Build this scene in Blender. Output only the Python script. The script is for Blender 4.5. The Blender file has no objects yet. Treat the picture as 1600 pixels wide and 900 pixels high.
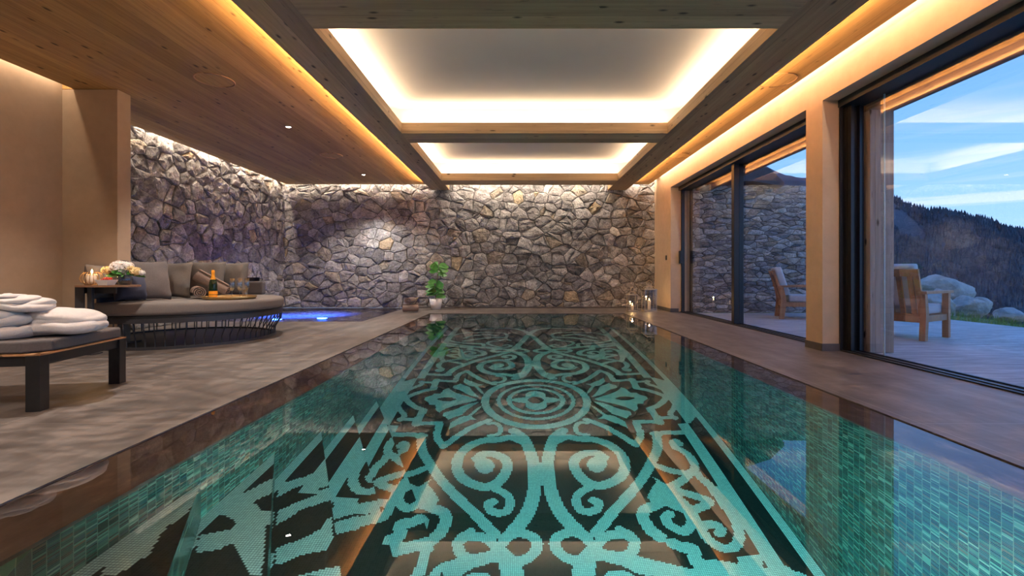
import bpy, bmesh, math, random
import numpy as np
from mathutils import Vector, Matrix, noise
C = bpy.context.scene.collection
SC = bpy.context.scene
PI = math.pi

# ------------------------------------------------------------------ camera, sky, light, exposure
F, CX, CY, EYE = 740.0, 812.0, 427.0, 0.80
cd = bpy.data.cameras.new('camera'); cam = bpy.data.objects.new('camera', cd); C.objects.link(cam)
cam.location = (0, 0, EYE); cam.rotation_euler = (PI/2, 0, 0)
cd.sensor_width = 36.0; cd.lens = F*36.0/1600.0
cd.shift_x = (800-CX)/1600.0; cd.shift_y = -(450-CY)/1600.0
cd.clip_start = 0.05; cd.clip_end = 9000
SC.camera = cam
SC.view_settings.view_transform = 'Standard'; SC.view_settings.look = 'None'
SC.view_settings.gamma = 1.0; SC.view_settings.use_curve_mapping = False
SC.view_settings.exposure = 0.72
SC.cycles.max_bounces = 14; SC.cycles.transmission_bounces = 12; SC.cycles.transparent_max_bounces = 16
SC.cycles.diffuse_bounces = 5; SC.cycles.glossy_bounces = 6
SC.cycles.sample_clamp_indirect = 6.0; SC.cycles.caustics_reflective = True; SC.cycles.caustics_refractive = True
SC.cycles.blur_glossy = 0.5

WARM = (1.0, 0.75, 0.50)
LED = 5.6            # watts per metre of strip
SKY = 1.25

w = bpy.data.worlds.new('dusk_sky'); SC.world = w; w.use_nodes = True
nt = w.node_tree; nt.nodes.clear()
def N(nt, t, **kw):
    n = nt.nodes.new(t)
    for k, v in kw.items():
        if k.startswith('i_'):
            key = k[2:]
            key = int(key) if key.isdigit() else key.replace('_', ' ')
            n.inputs[key].default_value = v
        else: setattr(n, k, v)
    return n
def L(nt, a, b): nt.links.new(a, b)
def M(nt, op, a, b=None, c=None, clamp=False):
    n = nt.nodes.new('ShaderNodeMath'); n.operation = op; n.use_clamp = clamp
    for i, x in enumerate((a, b, c)):
        if x is None: continue
        if isinstance(x, (int, float)): n.inputs[i].default_value = x
        else: nt.links.new(x, n.inputs[i])
    return n.outputs[0]
def ramp(nt, fac, stops, interp='LINEAR'):
    r = nt.nodes.new('ShaderNodeValToRGB'); r.color_ramp.interpolation = interp
    e = r.color_ramp.elements
    while len(e) < len(stops): e.new(0.5)
    for el, (p, c) in zip(e, stops):
        el.position = p; el.color = (*c, 1) if len(c) == 3 else c
    nt.links.new(fac, r.inputs[0]); return r.outputs[0]
def mixc(nt, fac, a, b, mode='MIX'):
    m = nt.nodes.new('ShaderNodeMix'); m.data_type = 'RGBA'; m.blend_type = mode
    for idx, x in ((0, fac), (6, a), (7, b)):
        if isinstance(x, (int, float)): m.inputs[idx].default_value = x
        elif isinstance(x, tuple): m.inputs[idx].default_value = (*x, 1) if len(x) == 3 else x
        else: nt.links.new(x, m.inputs[idx])
    return m.outputs[2]
tc = N(nt, 'ShaderNodeTexCoord'); sp = N(nt, 'ShaderNodeSeparateXYZ'); L(nt, tc.outputs['Generated'], sp.inputs[0])
el = M(nt, 'ABSOLUTE', sp.outputs[2])
col = ramp(nt, el, [(0.0, (.38, .54, .78)), (.08, (.26, .46, .80)), (.2, (.17, .37, .78)), (.40, (.10, .27, .72)), (1.0, (.06, .17, .50))])
mp = N(nt, 'ShaderNodeMapping'); mp.inputs['Scale'].default_value = (1.2, 1.2, 26); L(nt, tc.outputs['Generated'], mp.inputs[0])
nz = N(nt, 'ShaderNodeTexNoise', i_Scale=2.2, i_Detail=6.0, i_Roughness=.55); L(nt, mp.outputs[0], nz.inputs['Vector'])
cl = ramp(nt, nz.outputs[0], [(.52, (0, 0, 0)), (.66, (1, 1, 1))])
band = ramp(nt, el, [(.05, (0, 0, 0)), (.10, (.75, .75, .75)), (.15, (.22, .22, .22)), (.3, (.05, .05, .05))])
cf = M(nt, 'MULTIPLY', M(nt, 'MULTIPLY', cl, band), .8)
col = mixc(nt, cf, col, (.62, .66, .84))
bg = N(nt, 'ShaderNodeBackground'); bg.inputs[1].default_value = SKY; L(nt, col, bg.inputs[0])
wo = N(nt, 'ShaderNodeOutputWorld'); L(nt, bg.outputs[0], wo.inputs[0])

def area(name, loc, size, direction, watts, color=WARM, spread=180):
    """one-sided strip lamp; size=(sx, sy) where sx runs along the strip"""
    d = bpy.data.lights.new(name, 'AREA'); d.shape = 'RECTANGLE'
    d.size, d.size_y = max(size), min(size); d.energy = watts; d.color = color; d.spread = math.radians(spread)
    o = bpy.data.objects.new(name, d); C.objects.link(o); o.location = loc
    z = -Vector(direction).normalized()
    x = Vector((1, 0, 0)) if size[0] >= size[1] else Vector((0, 1, 0))
    y = z.cross(x).normalized()
    o.matrix_world = Matrix.Translation(loc) @ Matrix((x, y, z)).transposed().to_4x4()
    return o
ZP, ZB, ZL, ZW = EYE+2.04, EYE+1.92, EYE+2.07, EYE+2.33     # wood panel, beam soffit, beam top, white coffer ceiling
BL0, BL1, BR0, BR1 = -2.03, -1.62, 2.03, 2.46               # long beams
YB = 10.96                                                   # stone wall at the end of the room
XL, XLP, XR = -5.46, -5.06, 3.12
COF = [(0.25, 3.02), (3.72, 6.50), (6.98, 9.80)]
# coves on top of the beams around every coffer
for (y0, y1) in COF:
    area('cove_strip', (BL1-.13, (y0+y1)/2, ZL+.03), (.02, y1-y0), (-.05, 0, 1), LED*(y1-y0))
    area('cove_strip', (BR0+.13, (y0+y1)/2, ZL+.03), (.02, y1-y0), (.05, 0, 1), LED*(y1-y0))
    area('cove_strip', ((BL1+BR0)/2, y0-.13, ZL+.03), (BR0-BL1, .02), (0, -.05, 1), LED*(BR0-BL1))
    area('cove_strip', ((BL1+BR0)/2, y1+.13, ZL+.03), (BR0-BL1, .02), (0, .05, 1), LED*(BR0-BL1))
# strips on the outer sides of the long beams, grazing the wood ceiling
area('beam_strip', (BL0-.014, 4.7, ZP-.10), (.02, 11.6), (-.38, 0, 1), 7*11.6, (1, .60, .28))
area('beam_strip', (BR1+.014, 4.7, ZP-.10), (.02, 11.6), (.38, 0, 1), 7*11.6, (1, .60, .28))
# wall-washing slots
area('slot_strip', (-3.72, YB-.12, ZP+.16), (3.3, .02), (0, .45, -1), LED*1.4*3.3, (1, .80, .60))
area('slot_strip', (.2, YB-.30, ZP+.16), (3.5, .02), (0, .6, -1), LED*1.7*3.5, (1, .80, .60))
area('slot_strip', (2.79, YB-.10, ZP+.16), (.6, .02), (0, .45, -1), LED*1.3*.6, (1, .80, .60))
area('slot_strip', (XL+.10, 8.2, ZP+.16), (.02, 5.3), (-.45, 0, -1), LED*1.4*5.3, (1, .80, .60))
area('slot_strip', (XLP+.08, 1.9, ZP+.14), (.02, 6.6), (-.5, 0, -1), LED*.6*6.6)
area('slot_strip', (XR-.07, 4.2, ZP+.16), (.02, 12.6), (.5, 0, -1), LED*.48*12.6, (1, .80, .62))
# underwater lamps in the near end wall of the pool
for x in (-.9, .2, 1.3):
    area('pool_lamp', (x, 1.03, -.75), (.5, .3), (0, 1, -.60), 31, (.86, 1.0, 1.0))
# recessed ceiling spots
SPOTS = [(-3.22, .3), (-3.22, 3.40), (-3.22, 6.59), (-3.23, 9.80)]
for (x, y) in SPOTS:
    d = bpy.data.lights.new('downlight_beam', 'SPOT'); d.energy = 150; d.spot_size = math.radians(118); d.spot_blend = .5
    d.shadow_soft_size = .03; d.color = (1, .88, .76)
    o = bpy.data.objects.new('downlight_beam', d); C.objects.link(o); o.location = (x, y, ZP-.03)
d = bpy.data.lights.new('wall_spot', 'SPOT'); d.energy = 46; d.spot_size = math.radians(42); d.spot_blend = .9; d.shadow_soft_size = .04; d.color = (.86, .92, 1)
o = bpy.data.objects.new('wall_spot', d); C.objects.link(o); o.location = (-3.23, 9.80, ZP-.03)
v = Vector((-3.15, YB, 1.35))-o.location; o.rotation_euler = v.to_track_quat('-Z', 'Y').to_euler()

# ------------------------------------------------------------------ materials
def mat(name, base=(.5, .5, .5), rough=.5, metal=0., spec=.5):
    m = bpy.data.materials.new(name); m.use_nodes = True
    b = m.node_tree.nodes['Principled BSDF']
    b.inputs['Base Color'].default_value = (*base, 1); b.inputs['Roughness'].default_value = rough
    b.inputs['Metallic'].default_value = metal; b.inputs['Specular IOR Level'].default_value = spec
    return m, m.node_tree, b
def pos(nt):
    g = N(nt, 'ShaderNodeTexCoord'); return g.outputs['Object']
def scaled(nt, vec, s, off=(0, 0, 0)):
    mp = N(nt, 'ShaderNodeMapping'); mp.inputs['Scale'].default_value = s; mp.inputs['Location'].default_value = off
    L(nt, vec, mp.inputs[0]); return mp.outputs[0]
def noise_t(nt, vec, scale, detail=4., rough=.55):
    n = N(nt, 'ShaderNodeTexNoise', i_Scale=scale, i_Detail=detail, i_Roughness=rough); L(nt, vec, n.inputs['Vector']); return n.outputs[0]
def bump(nt, b, h, strength=.3, dist=.01):
    n = N(nt, 'ShaderNodeBump', i_Strength=strength, i_Distance=dist); L(nt, h, n.inputs['Height']); L(nt, n.outputs[0], b.inputs['Normal'])
def simple(name, base, rough=.5, metal=0., var=.12, sc=20., bstr=.15, bd=.004, stretch=(1, 1, 1)):
    """plain material with a little procedural mottling and grain"""
    m, nt, b = mat(name, base, rough, metal)
    v = scaled(nt, pos(nt), stretch)
    n1 = noise_t(nt, v, sc)
    c = ramp(nt, n1, [(.25, tuple(x*(1-var) for x in base)), (.75, tuple(min(1, x*(1+var)) for x in base))])
    L(nt, c, b.inputs['Base Color'])
    if bstr: bump(nt, b, noise_t(nt, v, sc*4), bstr, bd)
    return m
def wood(name, along, width, c0=(.33, .185, .07), c1=(.60, .375, .145), rough=.6, knots=1.0):
    m, nt, b = mat(name, c0, rough, 0, .3)
    s = N(nt, 'ShaderNodeSeparateXYZ'); L(nt, pos(nt), s.inputs[0])
    ax = {'x': (0, 1, 2), 'y': (1, 0, 2), 'z': (2, 0, 1)}[along]
    u, v, t = (s.outputs[i] for i in ax)
    vv = M(nt, 'ADD', v, M(nt, 'MULTIPLY', t, 1.0 if along != 'z' else .0))
    pid = M(nt, 'FLOOR', M(nt, 'DIVIDE', vv, width))
    wn = N(nt, 'ShaderNodeTexWhiteNoise', noise_dimensions='1D'); L(nt, pid, wn.inputs['W'])
    uo = M(nt, 'ADD', u, M(nt, 'MULTIPLY', wn.outputs[0], 17.0))
    cb = N(nt, 'ShaderNodeCombineXYZ'); L(nt, uo, cb.inputs[0]); L(nt, v, cb.inputs[1]); L(nt, t, cb.inputs[2])
    g1 = noise_t(nt, scaled(nt, cb.outputs[0], (1.4, 34, 34)), 1.0, 6, .6)
    g2 = noise_t(nt, scaled(nt, cb.outputs[0], (.5, 5, 5)), 1.0, 3, .5)
    f = M(nt, 'ADD', M(nt, 'MULTIPLY', g1, .55), M(nt, 'MULTIPLY', g2, .45))
    c = ramp(nt, f, [(.33, c0), (.52, tuple((a+b_)/2 for a, b_ in zip(c0, c1))), (.68, c1)])
    tint = M(nt, 'ADD', M(nt, 'MULTIPLY', wn.outputs[0], .34), .80)
    mul = N(nt, 'ShaderNodeVectorMath', operation='SCALE'); L(nt, c, mul.inputs[0]); L(nt, tint, mul.inputs['Scale'])
    c = mul.outputs[0]
    vo = N(nt, 'ShaderNodeTexVoronoi', i_Scale=1.0, i_Randomness=1.0); L(nt, scaled(nt, cb.outputs[0], (3.4, 8.5, 8.5)), vo.inputs['Vector'])
    kn = ramp(nt, vo.outputs['Distance'], [(.07, (1, 1, 1)), (.17, (0, 0, 0))])
    sel = M(nt, 'GREATER_THAN', noise_t(nt, scaled(nt, cb.outputs[0], (1.1, 2.6, 2.6)), 1.0, 2), .43)
    c = mixc(nt, M(nt, 'MULTIPLY', M(nt, 'MULTIPLY', kn, sel), .86*knots), c, (.035, .018, .010))
    sp2 = ramp(nt, noise_t(nt, scaled(nt, cb.outputs[0], (5, 60, 60)), 1.0, 2, .6), [(.66, (0, 0, 0)), (.74, (1, 1, 1))])
    c = mixc(nt, M(nt, 'MULTIPLY', sp2, .55*knots), c, (.06, .033, .018))
    fr = M(nt, 'FRACT', M(nt, 'DIVIDE', vv, width))
    gap = M(nt, 'LESS_THAN', fr, .016 if width > .15 else .03)
    c = mixc(nt, M(nt, 'MULTIPLY', gap, .65), c, (.03, .018, .01))
    L(nt, c, b.inputs['Base Color'])
    bump(nt, b, M(nt, 'SUBTRACT', g1, M(nt, 'MULTIPLY', gap, .8)), .35, .004)
    return m
M_ceil = wood('aged_ceiling_planks', 'y', .21)
M_beamy = wood('aged_beam_boards_lengthwise', 'y', .23, (.40, .26, .14), (.64, .44, .25))
M_beamx = wood('aged_beam_boards_crosswise', 'x', .25, (.40, .26, .14), (.64, .44, .25))
M_post = wood('weathered_post_boards', 'z', .16, (.26, .20, .155), (.50, .41, .34), .7, 1.3)
M_teak = wood('orange_teak', 'z', 9., (.36, .15, .07), (.55, .27, .13), .5, .2)
M_tabletop = wood('brown_table_wood', 'x', 9., (.16, .085, .05), (.27, .15, .09), .45, .1)
M_trimwood = wood('pale_teak_trim', 'y', 9., (.42, .22, .10), (.55, .30, .15), .5, 0)

def plaster(name, base):
    m, nt, b = mat(name, base, .85, 0, .2)
    n1 = noise_t(nt, pos(nt), 1.3, 6, .6); n2 = noise_t(nt, pos(nt), 9, 5, .6)
    f = M(nt, 'ADD', M(nt, 'MULTIPLY', n1, .6), M(nt, 'MULTIPLY', n2, .4))
    L(nt, ramp(nt, f, [(.3, tuple(x*.85 for x in base)), (.7, tuple(x*1.1 for x in base))]), b.inputs['Base Color'])
    bump(nt, b, noise_t(nt, pos(nt), 60, 4), .12, .003); return m
M_plaster = plaster('warm_beige_plaster', (.34, .262, .20))
M_plaster_r = plaster('sand_plaster', (.60, .46, .325))
M_white = simple('white_ceiling_paint', (.60, .565, .53), .9, 0, .02, 3, 0)

def slabs():
    m, nt, b = mat('grey_stone_slabs', (.2, .18, .17), .42, 0, .45)
    p = pos(nt); s = N(nt, 'ShaderNodeSeparateXYZ'); L(nt, p, s.inputs[0])
    br = N(nt, 'ShaderNodeTexBrick', offset=0.0, i_Scale=1.0, i_Mortar_Size=.0022, i_Brick_Width=1.22, i_Row_Height=.93)
    L(nt, scaled(nt, p, (1, 1, 1), (.3, .27, 0)), br.inputs['Vector'])
    st = noise_t(nt, scaled(nt, p, (3.0, .9, 1)), 1.6, 8, .62); f2 = noise_t(nt, scaled(nt, p, (2.6, 5.5, 1)), 2.2, 7, .62)
    f = M(nt, 'ADD', M(nt, 'MULTIPLY', st, .5), M(nt, 'MULTIPLY', f2, .5))
    c = ramp(nt, f, [(.38, (.062, .054, .053)), (.5, (.120, .106, .102)), (.60, (.205, .183, .177))])
    c = mixc(nt, M(nt, 'MULTIPLY', br.outputs['Fac'], .55), c, (.42, .40, .38))
    L(nt, c, b.inputs['Base Color'])
    L(nt, ramp(nt, f2, [(.3, (.33, .33, .33)), (.7, (.55, .55, .55))]), b.inputs['Roughness'])
    bump(nt, b, f, .12, .004); return m
M_floor = slabs()
def copingm():
    m, nt, b = mat('wet_brown_stone', (.10, .07, .05), .35)
    p = pos(nt); f = noise_t(nt, scaled(nt, p, (4, 1.6, 2)), 2.2, 9, .66)
    L(nt, ramp(nt, f, [(.35, (.05, .033, .024)), (.55, (.10, .068, .050)), (.72, (.24, .16, .12))]), b.inputs['Base Color'])
    return m
M_coping = copingm()

def mosaic_wall():
    m, nt, b = mat('green_glass_mosaic', (.1, .3, .3), .25)
    s = N(nt, 'ShaderNodeSeparateXYZ'); L(nt, pos(nt), s.inputs[0])
    h = M(nt, 'ADD', s.outputs[0], s.outputs[1])
    U = M(nt, 'DIVIDE', h, .044); V = M(nt, 'DIVIDE', s.outputs[2], .0135)
    cb = N(nt, 'ShaderNodeCombineXYZ'); L(nt, M(nt, 'FLOOR', U), cb.inputs[0]); L(nt, M(nt, 'FLOOR', V), cb.inputs[1])
    wn = N(nt, 'ShaderNodeTexWhiteNoise', noise_dimensions='2D'); L(nt, cb.outputs[0], wn.inputs['Vector'])
    c = ramp(nt, wn.outputs[0], [(0, (.010, .045, .035)), (.25, (.025, .095, .07)), (.42, (.05, .15, .11)), (.56, (.014, .065, .06)), (.66, (.035, .095, .10)),
                                 (.74, (.11, .28, .20)), (.83, (.05, .05, .04)), (.89, (.14, .10, .06)), (.94, (.20, .33, .25))], 'CONSTANT')
    g = M(nt, 'MAXIMUM', M(nt, 'LESS_THAN', M(nt, 'FRACT', U), .075), M(nt, 'LESS_THAN', M(nt, 'FRACT', V), .13))
    c = mixc(nt, g, c, (.14, .22, .16)); L(nt, c, b.inputs['Base Color']); return m
M_mwall = mosaic_wall()
TILE = .0125
def mosaic_flat(name, tile, grout, v):
    m, nt, b = mat(name, tile, .35)
    s = N(nt, 'ShaderNodeSeparateXYZ'); L(nt, pos(nt), s.inputs[0])
    U = M(nt, 'DIVIDE', M(nt, 'ADD', s.outputs[0], 1.46), TILE); V = M(nt, 'DIVIDE', M(nt, 'SUBTRACT', s.outputs[1], 1.0), TILE)
    cb = N(nt, 'ShaderNodeCombineXYZ'); L(nt, M(nt, 'FLOOR', U), cb.inputs[0]); L(nt, M(nt, 'FLOOR', V), cb.inputs[1])
    wn = N(nt, 'ShaderNodeTexWhiteNoise', noise_dimensions='2D'); L(nt, cb.outputs[0], wn.inputs['Vector'])
    c = ramp(nt, wn.outputs[0], [(0, tuple(x*(1-v) for x in tile)), (1, tuple(min(1, x*(1+v)) for x in tile))])
    g = M(nt, 'MAXIMUM', M(nt, 'LESS_THAN', M(nt, 'FRACT', U), .14), M(nt, 'LESS_THAN', M(nt, 'FRACT', V), .14))
    c = mixc(nt, g, c, grout); L(nt, c, b.inputs['Base Color']); return m
M_mlight = mosaic_flat('pale_mosaic_tiles', (.72, .84, .78), (.10, .16, .15), .10)
M_mdark = mosaic_flat('black_mosaic_tiles', (.018, .018, .018), (.035, .04, .038), .4)

def waterm():
    m = bpy.data.materials.new('pool_water'); m.use_nodes = True; nt = m.node_tree; nt.nodes.clear()
    r = N(nt, 'ShaderNodeBsdfGlass', i_Roughness=0.0, i_IOR=1.333); r.inputs['Color'].default_value = (1, 1, 1, 1)
    va = N(nt, 'ShaderNodeVolumeAbsorption', i_Density=.42); va.inputs['Color'].default_value = (.28, .92, .97, 1)
    o = N(nt, 'ShaderNodeOutputMaterial'); L(nt, r.outputs[0], o.inputs['Surface']); L(nt, va.outputs[0], o.inputs['Volume'])
    return m
M_water = waterm()
def glass_thin(name, tint=(1, 1, 1), ior=1.52, rough=0.):
    """a thin sheet of glass: clear, reflecting by the Fresnel law"""
    m = bpy.data.materials.new(name); m.use_nodes = True; nt = m.node_tree; nt.nodes.clear()
    tr = N(nt, 'ShaderNodeBsdfTransparent'); tr.inputs[0].default_value = (*tint, 1)
    gl = N(nt, 'ShaderNodeBsdfGlossy', i_Roughness=rough); ge = N(nt, 'ShaderNodeNewGeometry'); dt = N(nt, 'ShaderNodeVectorMath', operation='DOT_PRODUCT'); L(nt, ge.outputs['Normal'], dt.inputs[0]); L(nt, ge.outputs['Incoming'], dt.inputs[1])
    r0 = ((ior-1)/(ior+1))**2*3; k1 = M(nt, 'SUBTRACT', 1.0, M(nt, 'ABSOLUTE', dt.outputs['Value']))
    f2 = M(nt, 'ADD', M(nt, 'MULTIPLY', M(nt, 'POWER', k1, 5.0), 1-r0), r0, clamp=True)
    mx = N(nt, 'ShaderNodeMixShader'); L(nt, f2, mx.inputs[0]); L(nt, tr.outputs[0], mx.inputs[1]); L(nt, gl.outputs[0], mx.inputs[2])
    o = N(nt, 'ShaderNodeOutputMaterial'); L(nt, mx.outputs[0], o.inputs['Surface']); return m
M_glass = glass_thin('window_glass', (.97, .985, .99), 1.6)
M_cup = glass_thin('drinking_glass', (.90, .93, .97), 1.8)
def emit(name, col, s):
    m = bpy.data.materials.new(name); m.use_nodes = True; nt = m.node_tree; nt.nodes.clear()
    e = N(nt, 'ShaderNodeEmission', i_Strength=s); e.inputs[0].default_value = (*col, 1)
    o = N(nt, 'ShaderNodeOutputMaterial'); L(nt, e.outputs[0], o.inputs[0]); return m
def stone(name, rough=.85):
    m, nt, b = mat(name, (.2, .2, .2), rough, 0, .3)
    at = N(nt, 'ShaderNodeAttribute', attribute_name='tone')
    p = pos(nt); n1 = noise_t(nt, p, 7, 8, .65); n2 = noise_t(nt, p, 30, 6, .7)
    f = M(nt, 'ADD', M(nt, 'MULTIPLY', n1, .95), M(nt, 'MULTIPLY', n2, .95))
    f = M(nt, 'ADD', M(nt, 'POWER', f, 2.4), .10)
    mul = N(nt, 'ShaderNodeVectorMath', operation='SCALE'); L(nt, at.outputs['Color'], mul.inputs[0]); L(nt, f, mul.inputs['Scale'])
    L(nt, mul.outputs[0], b.inputs['Base Color'])
    bump(nt, b, M(nt, 'ADD', n1, M(nt, 'MULTIPLY', n2, .8)), 1.0, .045); return m
M_stone = stone('split_grey_stone')
M_mortar = simple('dark_joint_mortar', (.06, .055, .055), .95, 0, .3, 20)
M_black = simple('black_aluminium', (.022, .024, .028), .35, .3, .1, 30, .05)
M_dgrey = simple('dark_grey_metal', (.05, .052, .062), .45, .4, .1, 30, .05)
M_base = simple('dark_stone_skirting', (.10, .09, .085), .5, 0, .2, 10)
M_fab = simple('grey_beige_fabric', (.175, .16, .155), .95, 0, .10, 90, .4, .003)
M_fab_dark = simple('dark_slate_fabric', (.115, .105, .11), .95, 0, .12, 90, .4, .003)
M_fab_navy = simple('navy_fabric', (.045, .05, .085), .95, 0, .12, 90, .4, .003)
M_pil = simple('taupe_pillow_fabric', (.145, .128, .116), .95, 0, .10, 70, .4, .003)
M_pil2 = simple('ash_grey_pillow_fabric', (.125, .113, .116), .95, 0, .10, 70, .4, .003)
M_terry = simple('white_terry_cloth', (.70, .685, .70), .95, 0, .05, 60, .7, .006)
M_brown_terry = simple('brown_terry_cloth', (.23, .17, .145), .95, 0, .14, 80, .7, .005)
M_gold = simple('brushed_gold', (.66, .43, .19), .3, .9, .1, 40, .03)
M_brass = simple('pale_brass', (.62, .52, .38), .3, .9, .1, 40, .03)
M_wax = simple('ivory_wax', (.82, .74, .62), .5, 0, .03, 20, .05)
M_ceramic = simple('white_ceramic', (.82, .80, .81), .35, 0, .03, 10, .03)
M_leaf = simple('green_leaf', (.065, .24, .045), .45, 0, .4, 14, .2, .004)
M_stem = simple('brown_green_stem', (.16, .14, .05), .7, 0, .2, 30)
M_petalw = simple('white_petals', (.86, .80, .76), .8, 0, .08, 60, .5, .004)
M_petaly = simple('cream_petals', (.85, .68, .36), .8, 0, .15, 60, .5, .004)
M_straw = simple('red_fruit', (.60, .05, .025), .35, 0, .25, 80, .3, .003)
M_cush = simple('pale_outdoor_cushion', (.56, .54, .55), .9, 0, .05, 60, .3, .003)
M_flame = emit('candle_flame', (1.0, .55, .18), 30)
M_lens = emit('lamp_lens', (1.0, .9, .78), 25)
# ------------------------------------------------------------------ builders
def new_obj(name, verts, faces, m, parent=None, smooth=False, loc=None):
    me = bpy.data.meshes.new(name); me.from_pydata([tuple(v) for v in verts], [], [tuple(f) for f in faces]); me.update()
    for x in (m if isinstance(m, (list, tuple)) else [m]): me.materials.append(x)
    if smooth:
        me.polygons.foreach_set('use_smooth', [True]*len(me.polygons))
    o = bpy.data.objects.new(name, me); C.objects.link(o)
    if parent is not None: o.parent = parent
    if loc is not None: o.location = loc
    return o
class MB:
    def __init__(s): s.v = []; s.f = []
    def add(s, v, f):
        n = len(s.v); s.v += [Vector(x) for x in v]; s.f += [tuple(i+n for i in q) for q in f]; return s
    def box(s, x0, x1, y0, y1, z0, z1, b=0.0, rot=None):
        if x1 < x0: x0, x1 = x1, x0
        if y1 < y0: y0, y1 = y1, y0
        if z1 < z0: z0, z1 = z1, z0
        if b <= 0:
            v = [(x, y, z) for x in (x0, x1) for y in (y0, y1) for z in (z0, z1)]
            f = [(0, 1, 3, 2), (4, 6, 7, 5), (0, 4, 5, 1), (2, 3, 7, 6), (0, 2, 6, 4), (1, 5, 7, 3)]
        else:
            bm = bmesh.new(); bmesh.ops.create_cube(bm, size=1)
            for q in bm.verts: q.co = Vector(((x0+x1)/2+q.co.x*(x1-x0), (y0+y1)/2+q.co.y*(y1-y0), (z0+z1)/2+q.co.z*(z1-z0)))
            bmesh.ops.bevel(bm, geom=bm.edges[:], offset=b, segments=2, affect='EDGES', profile=.6)
            bm.verts.index_update(); v = [q.co.copy() for q in bm.verts]; f = [tuple(q.index for q in fc.verts) for fc in bm.faces]; bm.free()
        if rot is not None: v = [rot @ Vector(q) for q in v]
        return s.add(v, f)
    def tube(s, pts, r, n=8, cap=True):
        pts = [Vector(p) for p in pts]; rs = r if isinstance(r, (list, tuple)) else [r]*len(pts)
        v = []; f = []; up = None
        for i, p in enumerate(pts):
            t = (pts[min(i+1, len(pts)-1)]-pts[max(i-1, 0)]).normalized()
            if up is None: up = t.orthogonal().normalized()
            up = (up-t*up.dot(t)).normalized(); sd = t.cross(up)
            for k in range(n):
                a = 2*PI*k/n; v.append(p+(up*math.cos(a)+sd*math.sin(a))*rs[i])
        for i in range(len(pts)-1):
            for k in range(n): f.append((i*n+k, i*n+(k+1) % n, (i+1)*n+(k+1) % n, (i+1)*n+k))
        if cap: f.append(tuple(range(n))[::-1]); f.append(tuple((len(pts)-1)*n+k for k in range(n)))
        return s.add(v, f)
    def lathe(s, prof, n=24, c=(0, 0, 0)):
        v = []; f = []
        for r, z in prof:
            for k in range(n):
                a = 2*PI*k/n; v.append((c[0]+r*math.cos(a), c[1]+r*math.sin(a), c[2]+z))
        for i in range(len(prof)-1):
            for k in range(n): f.append((i*n+k, i*n+(k+1) % n, (i+1)*n+(k+1) % n, (i+1)*n+k))
        return s.add(v, f)
    def build(s, name, m, parent=None, smooth=False, loc=None): return new_obj(name, s.v, s.f, m, parent, smooth, loc)
def prism(poly, z0, z1, bev=0):
    n = len(poly); v = [(x, y, z0) for x, y in poly]+[(x, y, z1) for x, y in poly]
    f = [tuple(range(n))[::-1], tuple(range(n, 2*n))]+[(i, (i+1) % n, n+(i+1) % n, n+i) for i in range(n)]
    return v, f
def empty(name, loc, rz=0):
    o = bpy.data.objects.new(name, None); C.objects.link(o); o.location = loc; o.rotation_euler = (0, 0, rz); o.empty_display_size = .1; return o
def tag(o, label, cat, group=None, kind=None):
    o['label'] = label; o['category'] = cat
    if group: o['group'] = group
    if kind: o['kind'] = kind
    return o
def st(o): o['kind'] = 'structure'; return o
def copy_tree(o, parent=None):
    c = o.copy(); C.objects.link(c)
    if parent is not None: c.parent = parent
    for ch in list(o.children): copy_tree(ch, c)
    return c
def blob(nu, nv, rx, ry, rz, p=2.0, amp=.0, fr=3., seed=0, flat=0):
    """superellipsoid with folds and lumps"""
    v = []; f = []
    sg = lambda a, e: math.copysign(abs(a)**e, a)
    e = 2.0/p
    for i in range(nv+1):
        ph = -PI/2+PI*i/nv
        for k in range(nu):
            th = 2*PI*k/nu
            q = Vector((rx*sg(math.cos(ph), e)*sg(math.cos(th), e), ry*sg(math.cos(ph), e)*sg(math.sin(th), e), rz*sg(math.sin(ph), e)))
            if amp:
                nn = q.normalized(); d = noise.fractal(q*fr+Vector((seed, seed*1.7, 0)), .6, 2.1, 4)
                q = q+nn*amp*d
            if q.z < -rz*(1-flat): q.z = -rz*(1-flat)
            v.append(q)
    for i in range(nv):
        for k in range(nu): f.append((i*nu+k, i*nu+(k+1) % nu, (i+1)*nu+(k+1) % nu, (i+1)*nu+k))
    return v, f
def pillow_mesh(w, h, t, seed=0, n=22):
    """square scatter cushion standing in the local XZ plane, soft corners and creases, thickness along Y"""
    v = []; f = []
    for side in (1, -1):
        for j in range(n+1):
            for i in range(n+1):
                a = -1+2*i/n; b = -1+2*j/n
                k = (max(0, 1-a*a)**.5*max(0, 1-b*b)**.5)**.62
                pinch = 1-.11*(1-abs(a)**2)*abs(b)**3; pinch2 = 1-.11*(1-abs(b)**2)*abs(a)**3
                cr = noise.noise(Vector((a*1.6+seed, b*1.6, side*3+seed)))*.010 + .006*math.sin(9*a*b+seed)*(abs(a)+abs(b))**2*.5
                y = side*(t/2*k + cr*k*1.5)
                v.append(Vector((a*w/2*pinch2, y, b*h/2*pinch)))
    m = (n+1)**2
    for s_ in (0, 1):
        for j in range(n):
            for i in range(n):
                q = [s_*m+j*(n+1)+i, s_*m+j*(n+1)+i+1, s_*m+(j+1)*(n+1)+i+1, s_*m+(j+1)*(n+1)+i]
                f.append(tuple(q if s_ else q[::-1]))
    return v, f
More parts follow.
